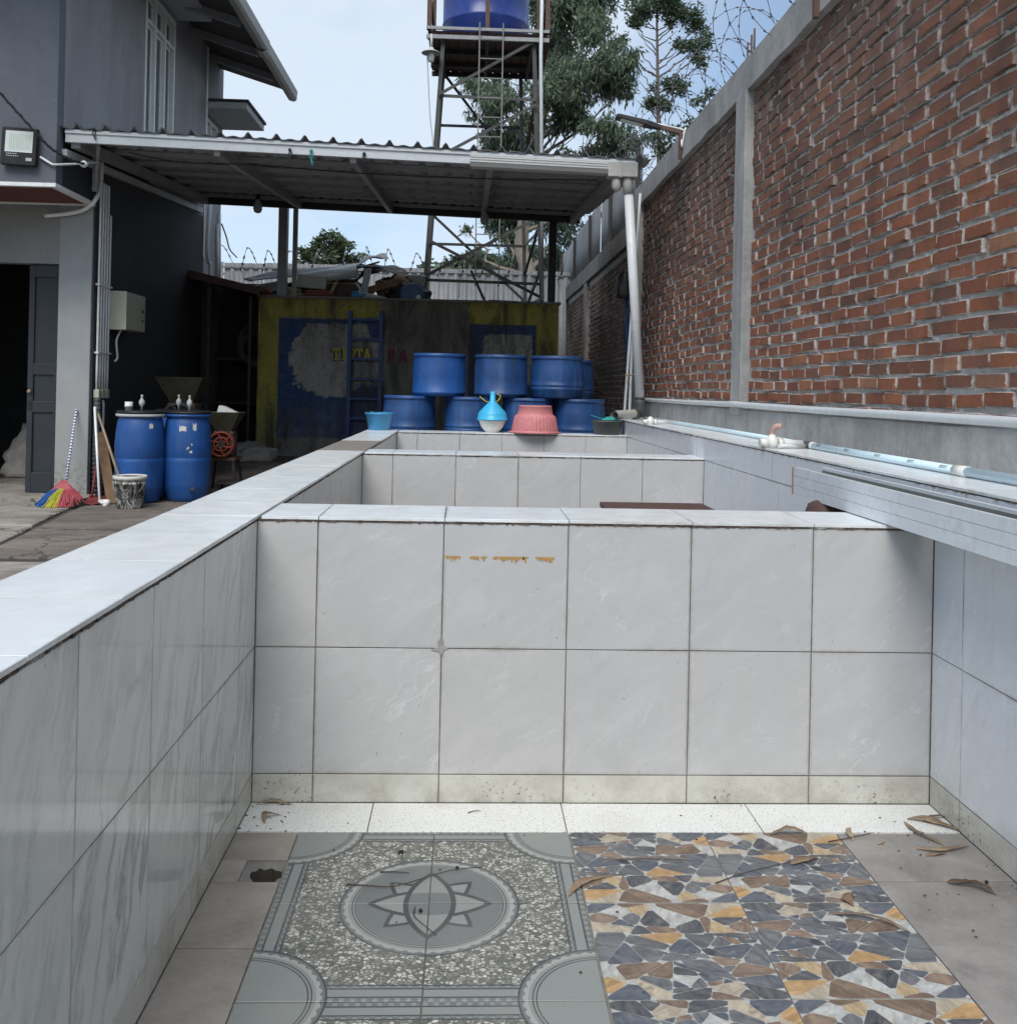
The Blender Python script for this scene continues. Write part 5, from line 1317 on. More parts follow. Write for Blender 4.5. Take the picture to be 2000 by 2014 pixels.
# grinders
def grinder(c, lab, s, body_m):
    x, y, z = c; t = thing('grinding_machine', lab, 'machine', c)
    b = MB(); b.add([(x-.2*s, y-.18*s, z+.92*s), (x+.2*s, y-.18*s, z+.92*s), (x+.2*s, y+.18*s, z+.92*s), (x-.2*s, y+.18*s, z+.92*s), (x-.09*s, y-.08*s, z+.7*s), (x+.09*s, y-.08*s, z+.7*s), (x+.09*s, y+.08*s, z+.7*s), (x-.09*s, y+.08*s, z+.7*s)], [(0, 1, 5, 4), (1, 2, 6, 5), (2, 3, 7, 6), (3, 0, 4, 7)])
    solidify(b.build('hopper', 'olive', t), .006)
    b = MB(); b.box(x-.12*s, x+.12*s, y-.1*s, y+.12*s, z+.4*s, z+.7*s); bevel(b.build('housing', 'steel_rust', t), .02)
    b = MB(); b.tube([(x, y-.16*s, z+.55*s), (x, y-.1*s, z+.55*s)], .16*s, 24); b.tube([(x, y-.19*s, z+.55*s), (x, y-.16*s, z+.55*s)], [.05*s, .06*s], 16); b.build('cover_plate', 'steel_dark', t)
    for k_ in range(6): a_ = k_*math.pi/3+.3; b = MB(); b.tube(curve_pts([(x+.03*s*math.cos(a_), y-.185*s, z+(.55+.03*math.sin(a_))*s), (x+.09*s*math.cos(a_+.35), y-.185*s, z+(.55+.09*math.sin(a_+.35))*s), (x+.14*s*math.cos(a_+.6), y-.18*s, z+(.55+.14*math.sin(a_+.6))*s)], 6), .011*s, 6); b.build('spoke', body_m, t)
    b = MB(); b.lathe([(.128*s, -.014), (.152*s, -.014), (.152*s, .02), (.128*s, .02), (.128*s, -.014)], 28, close=False); b.lathe([(.07*s, -.01), (.088*s, -.01), (.088*s, .016), (.07*s, .016), (.07*s, -.01)], 24, close=False); o = b.build('ring', 'orange_paint' if body_m == 'orange_paint' else 'steel_dark'); o.parent = t; o.matrix_basis = Matrix.Translation((0, -.175*s, .55*s)) @ Matrix.Rotation(R(90), 4, 'X')
    part('bed_plate', 'steel_rust', t, (x-.16*s, x+.16*s, y-.16*s, y+.16*s, z+.36*s, z+.4*s))
    for a in (-1, 1):
        for e in (-1, 1): b = MB(); b.bar((x+a*.13*s, y+e*.13*s, z+.36*s), (x+a*.18*s, y+e*.18*s, z), .03*s, .03*s); b.build('leg', 'steel_dark', t)
    return t
grinder((-2.79, 11.35, gz(11.35)+.02), 'orange grinding machine with dark hopper behind the blue barrels', .98, 'orange_paint')
b = MB(); b.prism([(-2.85, 1.0), (-2.63, 1.0), (-2.78, 1.07), (-2.83, 1.075)], 'y', 11.2, 11.3); tag(b.build('white_scoop', 'white_plastic'), 'white scoop lying in the orange grinder hopper', 'scoop')
grinder((-3.38, 11.75, gz(11.75)+.02), 'dark grinding machine with wide olive hopper against the house', 1.38, 'olive')
t = thing('low_stool', 'low dark stool on the ground behind the barrels', 'stool', (-2.62, 10.95, GZ)); part('seat', 'steel_dark', t, (-2.76, -2.5, 10.85, 11.1, .21, .235)); part('seat', 'steel_dark', t, (-2.74, -2.52, 10.87, 11.08, .135, .15))
for x in (-2.74, -2.53):
    for y in (10.87, 11.07): part('leg', 'steel_dark', t, (x-.01, x+.01, y-.01, y+.01, GZ+.015, .21))
b = MB()
for k in range(5): b.tube([(-3.3+(.30-.025*k)*math.cos(a), 15.3-.012*k, 1.95-.015*k+(.34-.03*k)*math.sin(a)) for a in [2*math.pi*j/36 for j in range(37)]], .011, 6)
tag(b.build('hose_coil', 'hose'), 'coil of grey hose hanging in the dark shed', 'hose')

# ================================================================ things on the far partition
t = thing('blue_pail', 'small light blue pail on the corner of the far coping', 'pail', (-.84, 9.36, CZ))
b = MB(); b.lathe([(0, CZ), (.095, CZ), (.1, CZ+.006), (.128, CZ+.15), (.136, CZ+.152), (.137, CZ+.163), (.127, CZ+.164), (.097, CZ+.012), (0, CZ+.012)], 36, (-.84, 9.36, 0)); b.build('body', 'pail_blue', t)
for s in (-1, 1): b = MB(); b.box(-.84+s*.06-.012, -.84+s*.06+.012, 9.245, 9.252, CZ+.155, CZ+.18); b.build('handle_ear', 'pail_blue', t)
b = MB(); b.tube([(-.84+.13*math.cos(a), 9.36+.13*math.sin(a), CZ+.166) for a in [math.pi*k/16 for k in range(17)]], .004, 6); b.build('handle', 'pail_blue', t)
b = MB(); b.lathe([(0, CZ), (.06, CZ), (.065, CZ+.004), (.105, CZ+.05), (.128, CZ+.11), (.134, CZ+.114), (.132, CZ+.118), (.12, CZ+.1), (.06, CZ+.012), (0, CZ+.01)], 36, (.248, 9.36, 0)); o = b.build('white_bowl', 'white_plastic'); tag(o, 'grimy white bowl under the cyan funnel on the far coping', 'bowl')
t = thing('cyan_funnel', 'bright cyan funnel turned upside down on a white bowl', 'funnel', (.248, 9.36, CZ+.12))
b = MB(); z1 = CZ+.119
b.lathe([(.15, z1), (.152, z1+.008), (.142, z1+.012), (.14, z1+.055), (.13, z1+.075), (.045, z1+.165), (.03, z1+.185), (.02, z1+.275), (.016, z1+.275), (.026, z1+.185), (.04, z1+.16), (.12, z1+.07), (.132, z1+.01)], 40, (.248, 9.36, 0), False); b.build('cone', 'cyan_plastic', t)
t = thing('pink_basket', 'dirty pink plastic basket upside down on the far coping', 'basket', (.66, 9.33, CZ))
b = MB()
def ridge(a, z): return .018*math.sin(a*38) if CZ+.02 < z < CZ+.25 else 0
b.lathe([(.245, CZ), (.248, CZ+.012), (.222, CZ+.022), (.222, CZ+.03), (.212, CZ+.08), (.2, CZ+.15), (.192, CZ+.165), (.172, CZ+.18), (.168, CZ+.19), (.158, CZ+.25), (.162, CZ+.256), (.16, CZ+.265), (.15, CZ+.268), (0, CZ+.262)], 152, (.66, 9.33, 0), False, True, ridge); b.build('body', 'pink_plastic', t)
b = MB(); b.lathe([(.246, CZ+.002), (.256, CZ+.004), (.256, CZ+.018), (.246, CZ+.02)], 60, (.66, 9.33, 0), False); b.build('rim', 'pink_plastic', t)
t = thing('dark_tub', 'dark grey round tub at the corner of the far coping', 'tub', (1.365, 9.36, CZ))
b = MB(); b.lathe([(0, CZ), (.11, CZ), (.125, CZ+.008), (.148, CZ+.118), (.158, CZ+.12), (.16, CZ+.134), (.148, CZ+.135), (.118, CZ+.02), (0, CZ+.02)], 40, (1.365, 9.36, 0)); b.build('body', 'dark_tub', t)
b = MB()
b.sheet(lambda u, v: (1.3+.17*u, 9.28+.1*v, CZ+.142+.03*math.sin(math.pi*u)*math.sin(math.pi*v)), 10, 8); b.add([(1.2, 9.3, CZ+.185), (1.2, 9.34, CZ+.185), (1.32, 9.35, CZ+.15), (1.32, 9.3, CZ+.15)], [(0, 1, 2, 3)]); o = solidify(b.build('teal_scoop', 'teal_plastic'), .008); tag(o, 'teal plastic scoop lying across the dark tub', 'scoop')

# ================================================================ ledge pipes
bp_ = thing('blue_pipe', 'pale blue water pipe with printed marks along the tiled ledge', 'pipe', (1.79, 5, 1.053))
def bz(y): return 1.053+.0178
path = [(1.80, 9.75, bz(0)), (1.815, 8.2, bz(0)), (1.82, 6.8, bz(0)), (1.79, 5.1, bz(0)), (1.775, 4.6, bz(0)), (1.76, 3.3, bz(0)), (1.79, .2, bz(0))]
b = MB(); b.tube(path[:4], .014, 12); b.build('far_pipe', 'pvc_blue', bp_); b = MB(); b.tube([(1.784, 4.95, bz(0)), (1.762, 3.36, bz(0))], .0168, 14); b.build('pipe', 'pvc_blue', bp_); b = MB(); b.tube([(1.76, 3.33, bz(0)+.001), (1.79, .2, bz(0)+.001)], .0182, 14); b.build('pipe', 'pvc_blue', bp_)
b = MB(); b.tube([(1.763, 3.42, bz(0)), (1.761, 3.325, bz(0))], [.0195, .0215], 14); b.build('coupling', 'white_plastic', bp_); b = MB(); b.tube([(1.787, 5.12, bz(0)), (1.784, 4.93, bz(0))], .019, 12); b.build('black_coupling', 'pvc_dark', bp_); b = MB(); b.tube([(1.785, 4.94, bz(0)), (1.7845, 4.9, bz(0))], .02, 14); b.build('collar', 'white_plastic', bp_)
def mark(y, s=1.0):
    t = (4.95-y)/1.59; cx = 1.784-.022*t if y > 3.33 else 1.762+.0096*(3.3-y); rr = .0172 if y > 3.33 else .0188
    b = MB()
    def pat(ya, yb, e0, e1):
        k = 3; vs = []
        for i in range(k+1):
            e = R(e0+(e1-e0)*i/k); x, z = cx-rr*math.cos(e), bz(0)+rr*math.sin(e); vs += [(x, ya, z), (x, yb, z)]
        b.add(vs, [(2*i, 2*i+1, 2*i+3, 2*i+2) for i in range(k)])
    for e in (12, 42): pat(y, y-.055*s, e, e+5)
    pat(y, y-.006, 12, 47); pat(y-.049*s, y-.055*s, 12, 47)
    for j in range(4): pat(y-.012-.01*j*s, y-.017-.01*j*s, 20, 40)
    for j in range(5): pat(y-.066*s-.012*j, y-.072*s-.012*j, 18, 34)
    for j in range(3): pat(y-.145*s-.014*j, y-.153*s-.014*j, 18, 38)
    b.build('printed_mark', 'ink', bp_, fix=False)
for y in (4.82, 4.45, 4.1, 3.78, 3.51, 3.13, 2.83): mark(y)
def valve(y, lab, s):
    t = thing('tap_valve', lab, 'valve', (1.57, y, 1.053)); z = 1.053+.028*s
    b = MB(); b.tube([(1.74, y+.02, z), (1.62, y+.005, z)], .017*s, 12); b.build('pipe_stub', 'pvc_white', t)
    b = MB(); b.lathe([(.0, -.03), (.022, -.028), (.031, -.01), (.031, .012), (.02, .028), (.012, .04), (0, .04)], 18, (1.575, y, z+.004)); b.tube([(1.63, y+.006, z), (1.605, y+.003, z)], .026*s, 14); b.tube([(1.55, y, z), (1.51, y-.004, z-.004)], [.026*s, .022*s], 14); b.build('body', 'white_plastic', t)
    return t, z
t, z = valve(4.93, 'white ball valve with brown lever at the edge of the ledge', 1.0)
b = MB(); b.tube(curve_pts([(1.575, 4.93, z+.035), (1.575, 4.93, z+.06), (1.59, 4.915, z+.085), (1.615, 4.9, z+.088)], 8), [.012]*4+[.015]*5, 8); b.build('lever', 'lever_tan', t)
b = MB(); b.tube([(1.76, 4.97, 1.066), (1.6, 4.9, 1.066)], .012, 10); b.build('lower_stub', 'pvc_white', t)
valve(8.25, 'small white valve at the far end of the ledge', .85)
b = MB(); b.tube(curve_pts([(1.965, 11.0, 1.244), (1.96, 9.2, 1.246), (1.965, 7.6, 1.25), (1.945, 7.3, 1.252), (1.94, 7.05, 1.256), (1.955, 6.8, 1.252), (1.965, 5.4, 1.246), (1.96, 4.5, 1.248), (1.97, 3.2, 1.246), (1.965, .3, 1.246)], 60), .021, 12)
o = b.build('white_conduit', 'pvc_white'); o.location = (.03, 0, 0); tag(o, 'long white conduit lying on the concrete plinth of the brick wall', 'conduit')
vp = thing('standpipes', 'thin white pipes standing behind the thick downpipe', 'pipes', (1.7, 10.3, 1.0))
for (a, c) in (((1.66, 10.2, .95), (1.93, 11.0, 3.6)), ((1.72, 10.2, .95), (1.86, 10.9, 2.6))): b = MB(); b.tube([a, c], .016, 8); b.build('pipe', 'pvc_white', vp)
b = MB(); b.tube([(1.68, 10.27, 1.5), (1.8, 10.3, 1.52)], .01, 6); b.build('tie', 'wood_pale', vp)
t = thing('pole_net', 'black bag net on a blue pole behind the thick downpipe', 'net', (1.75, 10.9, 1.3))
b = MB(); b.tube([at(1232, 585, Y=11), at(1233, 722, Y=11)], .017, 8); b.build('pole', 'ladder_blue', t)
p = at(1228, 588, Y=10.98)
b = MB(); b.lathe([(0, 0), (.07, .01), (.09, .05), (.088, .14), (.07, .24), (.04, .31), (0, .33)], 20, p, True, True, lambda a, z: .12*math.sin(a*5+z*20)); b.build('net_bag', 'bag_black', t)

# ================================================================ metal channel, table, lamp
ch = thing('metal_channel', 'long aluminium gutter channel resting across the near partition', 'channel', (1.43, 3.2, CZ+.002))
z0 = CZ+.003
x0 = 1.375; w = .118; h = .112
prof = [(x0, z0), (x0+w, z0), (x0+w, z0+h), (x0+w+.012, z0+h), (x0+w+.012, z0+h+.003), (x0+w-.003, z0+h+.003), (x0+w-.003, z0+.003), (x0+.003, z0+.003), (x0+.003, z0+h-.001), (x0+.012, z0+h-.001), (x0+.012, z0+h+.002), (x0-.002, z0+h+.002), (x0-.002, z0+h*.71), (x0+.001, z0+h*.70), (x0+.001, z0+h*.69), (x0-.002, z0+h*.68), (x0-.002, z0+h*.36), (x0+.001, z0+h*.35), (x0+.001, z0+h*.34), (x0-.002, z0+h*.33), (x0-.002, z0)]
b = MB(); b.prism(prof, 'y', .9, 4.0); b.build('profile', 'aluminium', ch)
part('inner_shade', 'steel_green', ch, (x0+w-.0048, x0+w-.0034, .92, 3.99, z0+.0035, z0+h-.008)); part('bottom_shade', 'steel_green', ch, (x0+.004, x0+w-.005, .92, 3.99, z0+.0032, z0+.006))  # darker strips that paint the shade inside the channel onto its wall and floor
part('end_strip', 'wood_pale', ch, (x0-.006, x0+.004, 4.0, 4.012, z0, z0+h+.002))
t = thing('brown_table', 'low brown wooden table standing inside the second compartment', 'table', (1.0, 4.7, 0))
bevel(part('top', 'wood_dark', t, (.715, 1.265, 4.25, 5.12, .715, .742)), .004); part('apron', 'wood_dark', t, (.73, 1.25, 4.28, 4.3, .64, .714), (.73, .75, 4.3, 5.1, .64, .714))
for x in (.74, 1.24):
    for y in (4.3, 5.08): part('leg', 'wood_dark', t, (x-.02, x+.02, y-.02, y+.02, 0, .714))
b = MB(); b.lathe([(0, 0), (.06, .01), (.1, .06), (.11, .13), (.09, .19), (.05, .21), (0, .215)], 28, (1.43, 3.72, .715))
o = b.build('round_pot', 'wood_dark'); tag(o, 'brown round pot showing under the metal channel', 'pot')
sl_ = thing('wall_lamp', 'LED street lamp on a rusty bracket on top of the brick wall', 'street lamp', (1.98, 9.15, 3.7))
pA = Vector((1.982, 9.15, 3.56)); pB = Vector((1.982, 9.15, 3.815)); pC = Vector((1.72, 9.12, 3.86))
b = MB(); b.bar(pA, pB, .035, .035); b.bar(pB, pC, .035, .035); b.build('bracket', 'steel_rust', sl_)
d = Vector((-.985, -.05, .19)).normalized(); n0 = pC-d*.06
b = MB(); a = n0; e = n0+d*.44; sd = Vector((0, 1, 0)); up = Vector((.19, 0, .985))
def ring_(c, w, h): return [c-sd*w-up*h, c+sd*w-up*h, c+sd*w+up*h, c-sd*w+up*h]
secs = [ring_(a, .03, .02), ring_(a+d*.1, .05, .026), ring_(a+d*.14, .07, .022), ring_(e-d*.02, .068, .018), ring_(e, .055, .012)]
b.add([q for s_ in secs for q in s_], [(0, 1, 2, 3), (16, 17, 18, 19)]+[(i*4+k, i*4+(k+1) % 4, i*4+4+(k+1) % 4, i*4+4+k) for i in range(4) for k in range(4)]); bevel(b.build('head', 'steel_dark', sl_), .006)
b = MB(); q0 = a+d*.17-up*.0235; q1 = e-d*.05-up*.0215; b.add([q0-sd*.05, q0+sd*.05, q1+sd*.05, q1-sd*.05], [(0, 1, 2, 3)]); solidify(b.build('led_panel', 'lamp_glass', sl_, fix=False), .003)
b = MB(); b.tube(curve_pts([pC+Vector((.03, .03, .03)), pB+Vector((.03, .05, .04)), (2.02, 9.2, 3.82), (1.985, 9.12, 3.72), (1.985, 9.08, 3.66), (1.984, 9.05, 3.72), (2.0, 9.03, 3.83)], 30), .008, 6); b.build('cable', 'white_trim', sl_)
b = MB(); b.bar((1.98, 5.55, 3.53), (1.98, 5.55, 3.9), .04, .03); b.bar((1.98, 5.55, 3.88), (1.7, 5.55, 3.95), .035, .035); tag(b.build('lamp_bracket', 'steel_rust'), 'rusty lamp bracket near the top of the brick wall above the pillar', 'bracket')
# ================================================================ scrap on the tank roof
TZ = 2.636
def wavy(name, lab, p00, p10, p01, p11, amp, per, m, cat='sheet', seed=0, bend=0.0):
    rr = random.Random(seed); p00, p10, p01, p11 = map(Vector, (p00, p10, p01, p11)); nrm = (p10-p00).cross(p01-p00).normalized()
    def fn(u, v):
        p = (p00*(1-u)+p10*u)*(1-v)+(p01*(1-u)+p11*u)*v
        return p+nrm*(amp*math.sin(2*math.pi*per*v)+bend*math.sin(math.pi*u)+.02*math.sin(u*9+v*4+seed))
    b = MB(); b.sheet(fn, 30, 40, True); return tag(solidify(b.build(name, m, fix=False), .003), lab, cat)
A = lambda u, v, Y: at(u, v, Y=Y)
wavy('long_roof_sheet', 'long bent grey roofing sheet at the bottom of the scrap pile', A(492, 556, 14.7), A(745, 522, 14.8), A(478, 545, 15.5), A(700, 520, 15.6), .012, 6, 'zinc', seed=1, bend=.03)
wavy('curled_sheet', 'curled grey sheet on top of the scrap pile', A(690, 528, 15.0), A(764, 507, 15.0), A(705, 520, 15.5), A(760, 500, 15.4), .02, 2, 'zinc', seed=2, bend=.06)
wavy('black_sheet', 'dark sheet spread like a tent over the scrap', A(704, 541, 14.85), A(806, 544, 14.85), A(720, 522, 15.6), A(795, 530, 15.6), .015, 3, 'lid_black', seed=3, bend=.05)
p, q = A(590, 548, 14.75), A(703, 533, 14.75); b = MB(); b.tube([p, lerp(p, q, .5), q], [.075, .095, .1], 20, False); tag(solidify(b.build('silver_duct', 'aluminium', fix=False), .004), 'dented silver duct lying across the scrap pile', 'duct')
def scrap_box(name, lab, u0, v0, u1, v1, Y, dep, m, cat, tilt=0):
    p, q = A(u0, v1, Y), A(u1, v0, Y); b = MB(); w, h = q.x-p.x, q.z-p.z
    b.box(-w/2, w/2, 0, dep, -h/2, h/2); o = bevel(b.build(name, m), .012); o.location = ((p.x+q.x)/2, Y, (p.z+q.z)/2); o.rotation_euler = (0, R(tilt), R(tilt*.7)); return tag(o, lab, cat)
scrap_box('foam_box', 'dirty white foam box on the scrap pile', 584, 541, 642, 566, 14.6, .35, 'foam', 'box', 4)
t = thing('red_crate', 'red plastic crate under the white foam box', 'crate', (0, 14.5, TZ)); p, q = A(600, 584, 14.5), A(655, 571, 14.5)
for z in (p.z, p.z+.04, p.z+.08): part('side_bar', 'crate_red', t, (p.x, q.x, 14.5, 14.515, z, z+.025), (p.x, q.x, 14.82, 14.835, z, z+.025), (p.x, p.x+.015, 14.515, 14.82, z, z+.025), (q.x-.015, q.x, 14.515, 14.82, z, z+.025))
for k in range(9): x = p.x+(q.x-p.x-.015)*k/8; part('slat', 'crate_red', t, (x, x+.014, 14.497, 14.5, p.z, p.z+.11))
part('base', 'crate_red', t, (p.x, q.x, 14.5, 14.835, p.z-.01, p.z))
def scrap_bar(name, lab, a, c, w, h, m, cat): b = MB(); b.bar(a, c, w, h); return tag(bevel(b.build(name, m), .004), lab, cat)
scrap_bar('short_plank', 'short pale plank leaning beside the red crate', A(650, 577, 14.5), A(663, 553, 14.6), .05, .03, 'wood_pale', 'plank')
scrap_bar('upright_panel', 'narrow grey panel standing up in the scrap pile', A(714, 585, 14.5), A(724, 528, 14.6), .12, .02, 'hood_grey', 'panel')
scrap_bar('crossing_panel', 'short grey panel crossing the upright one in the scrap', A(700, 556, 14.52), A(722, 586, 14.48), .1, .02, 'hood_grey', 'panel')
scrap_bar('brown_beam', 'brown timber sloping under the dark sheet', A(712, 574, 14.6), A(790, 553, 14.7), .14, .1, 'wood', 'timber')
scrap_bar('dark_beam', 'dark timber lying at the back of the scrap pile', A(650, 566, 14.9), A(716, 566, 14.9), .16, .12, 'wood_dark', 'timber')
scrap_bar('thin_lath', 'thin pale lath on the scrap pile under the duct', A(640, 556, 14.7), A(706, 558, 14.7), .03, .02, 'wood_pale', 'lath')
scrap_bar('white_strip', 'white trim strip lying at the house end of the scrap pile', A(498, 563, 14.5), A(556, 553, 14.5), .06, .03, 'foam', 'strip')
b = MB(); b.tube(curve_pts([A(706, 578, 14.42), A(730, 583, 14.4), A(765, 590, 14.38)], 12), [.06-.003*k for k in range(13)], 12); tag(b.build('bent_pipe', 'pvc_grey'), 'bent grey pipe lying along the tank roof edge', 'pipe')
b = MB(); c = A(519, 574, 14.45); b.tube([c+Vector((-.1, 0, -.02)), c+Vector((0, 0, .02)), c+Vector((.11, .02, -.03))], [.05, .06, .04], 12); tag(b.build('orange_pot', 'crate_red'), 'broken orange clay pot at the corner of the tank roof', 'pot')
sack('yellow_bag', 'dirty ochre bag between the canopy posts on the tank roof', (-2.66, 14.62, TZ), .2, .14, .1, 12, 'wood_pale'); sack('grey_rag', 'small grey green rag beside the red crate', (-1.62, 14.45, TZ), .13, .1, .08, 14, 'pail_blue'); sack('dark_rag', 'dark bundle of rags under the dark sheet', (-.95, 14.75, TZ), .33, .2, .2, 15, 'bag_black')
t = thing('blue_jerrycan', 'round blue drum lying on its side at the tower foot', 'drum', (-.88, 14.5, TZ)); c = A(810, 580, 14.42)
b = MB(); b.tube([c+Vector((0, -.0, .0)), c+Vector((0, .03, 0)), c+Vector((0, .35, .0))], [.165, .185, .185], 28); b.build('body', 'drum_old', t); b = MB(); b.tube([c+Vector((.1, -.025, -.03)), c+Vector((.1, .01, -.03))], .035, 14); b.build('cap', 'white_plastic', t)
b = MB(); c = A(818, 560, 14.95); b.lathe([(0, -.22), (.12, -.22), (.15, .12), (.16, .12), (.16, .14), (0, .15)], 24, c); tag(b.build('white_pail', 'white_plastic'), 'white pail behind the blue drum on the tank roof', 'pail')
scrap_bar('flat_plank', 'flat dark plank lying on the tank roof inside the tower', A(960, 592, 14.6), A(1060, 597, 14.7), .2, .03, 'wood_dark', 'plank')

wavy('rusty_sheet', 'rust stained sheet lying under the silver duct', A(560, 572, 14.75), A(716, 562, 14.75), A(556, 556, 15.5), A(700, 548, 15.5), .015, 7, 'steel_rust', seed=6, bend=.05)
wavy('leaning_sheet', 'grey sheet leaning against the tower foot behind the rags', A(770, 582, 15.2), A(838, 586, 15.2), A(762, 548, 15.5), A(832, 556, 15.5), .012, 5, 'hood_grey', seed=7)
scrap_box('board_stack', 'stack of dark boards in the middle of the scrap pile', 655, 560, 712, 584, 14.65, .5, 'wood_dark', 'boards', -3)
scrap_box('grey_carton', 'flattened grey carton beside the canopy posts', 512, 556, 560, 572, 14.75, .4, 'foam', 'carton', -6)
scrap_box('dark_case', 'dark case half hidden behind the blue drum', 742, 556, 800, 586, 14.75, .4, 'lid_black', 'case', 5)
sack('olive_tarpaulin', 'crumpled olive tarpaulin under the long roofing sheet', (-2.25, 14.95, TZ), .55, .3, .2, 22, 'olive'); sack('brown_cloth', 'brown cloth bundle behind the upright panel', (-1.1, 15.0, TZ), .35, .3, .3, 25, 'wood')
for (u0, v0, u1, v1, m_) in ((560, 578, 640, 536, 'wood'), (610, 570, 690, 545, 'wood_pale'), (660, 580, 735, 524, 'wood_dark'), (725, 580, 790, 532, 'wood'), (640, 545, 745, 515, 'wood_pale'), (745, 575, 828, 540, 'steel_rust')):
    lab = {560: 'brown lath rising behind the white foam box', 610: 'pale lath rising behind the red crate', 660: 'dark lath crossing behind the upright grey panel', 725: 'brown lath sloping behind the dark sheet', 640: 'pale lath lying highest in the scrap pile under the curled sheet', 745: 'rusty bar leaning behind the round blue drum'}[u0]
    b = MB(); b.bar(A(u0, v0, 14.85), A(u1, v1, 15.25), .07, .03); tag(b.build('loose_lath', m_), lab, 'lath', 'loose laths in the scrap pile')
# ================================================================ trees
def leaves_mesh(name, clumps, m, parent, size, droop, seed, aspect=.26):
    """clumps: (centre, (rx,ry,rz), count); every leaf one folded sliver"""
    rg = np.random.default_rng(seed); P = []
    for c, r, n in clumps:
        k = max(6, int(n/70)); d = rg.normal(size=(k, 3)); d /= np.linalg.norm(d, axis=1)[:, None]
        sub = np.array(c)+d*np.array(r)*(rg.random((k, 1))**.45)*.95
        w = rg.integers(0, k, n); sig = np.array([.2, .2, .15])*min(r)*.95+.05
        P.append(sub[w]+rg.normal(size=(n, 3))*sig)
    P = np.concatenate(P); n = len(P)
    a = rg.random(n)*2*np.pi; el = -droop+rg.normal(size=n)*.5
    d = np.stack([np.cos(a)*np.cos(el), np.sin(a)*np.cos(el), np.sin(el)], 1); L = size*rg.uniform(.6, 1.4, n)[:, None]
    s = np.cross(d, rg.normal(size=(n, 3))); s /= np.linalg.norm(s, axis=1)[:, None]+1e-9
    V = np.stack([P, P+d*L*.45+s*L*aspect, P+d*L, P+d*L*.45-s*L*aspect], 1).reshape(-1, 3)
    me = bpy.data.meshes.new(name); me.vertices.add(4*n); me.vertices.foreach_set('co', V.ravel())
    me.loops.add(4*n); me.loops.foreach_set('vertex_index', np.arange(4*n)); me.polygons.add(n)
    me.polygons.foreach_set('loop_start', np.arange(0, 4*n, 4)); me.polygons.foreach_set('loop_total', np.full(n, 4)); me.update(); me.validate()
    return obj(name, me, m, parent)
def limb(b, p, q, r0, r1, rr, wob=.05, n=7):
    p, q = Vector(p), Vector(q); L = (q-p).length; pts = []
    for i in range(n+1):
        t = i/n; k = math.sin(math.pi*t)*L*wob; pts.append(lerp(p, q, t)+Vector((rr.gauss(0, 1), rr.gauss(0, 1), rr.gauss(0, .5)))*k*.6+Vector((0, 0, -L*.06*math.sin(math.pi*t))))
    b.tube(pts, [r0+(r1-r0)*i/n for i in range(n+1)], 7); return pts
def tree(name, lab, base, trunk, clumps, m, bark, size, droop, seed, r0, dens, extra=()):
    rr = random.Random(seed); t = thing(name, lab, 'tree', base)
    b = MB(); tp = [Vector(base)]+[Vector(q) for q in trunk]; cp = curve_pts(tp, 30); n = len(cp)
    b.tube(cp, [r0*(1-.85*i/(n-1)) for i in range(n)], 10); b.build('trunk', bark, t)
    b = MB(); cl = []
    for (c, r) in clumps:
        c = Vector(c); j = min(range(n), key=lambda i: abs(cp[i].z-(c.z-1.0*(c-cp[i]).to_2d().length*.6-.4)))
        pts = limb(b, cp[j], c-Vector((0, 0, r[2]*.2)), max(.02, r0*.3*(1-j/n)+.015), .012, rr)
        for k in range(5):
            d = Vector((rr.gauss(0, 1), rr.gauss(0, 1), rr.gauss(.2, .7))).normalized(); limb(b, pts[rr.randrange(4, 8)], c+Vector((d.x*r[0], d.y*r[1], d.z*r[2]))*.75, .015, .005, rr, n=4)
        vol = (r[0]*r[1]*r[2])**(2/3); cl.append((c, r, int(dens*vol)))
    for p, q in extra: limb(b, p, q, .03, .006, rr)
    b.build('branches', bark, t, fix=False)
    leaves_mesh('crown', cl, m, t, size, droop, seed, .12 if size > .2 and droop > .5 else .22)
    return t
Y = 30.0; K = Y/1905
def cl(u, v, ru, rv, Yc=Y, dz=.8):
    p = at(u, v, Y=Yc); k = Yc/1905; return (tuple(p), (ru*k, ru*k*dz, rv*k))
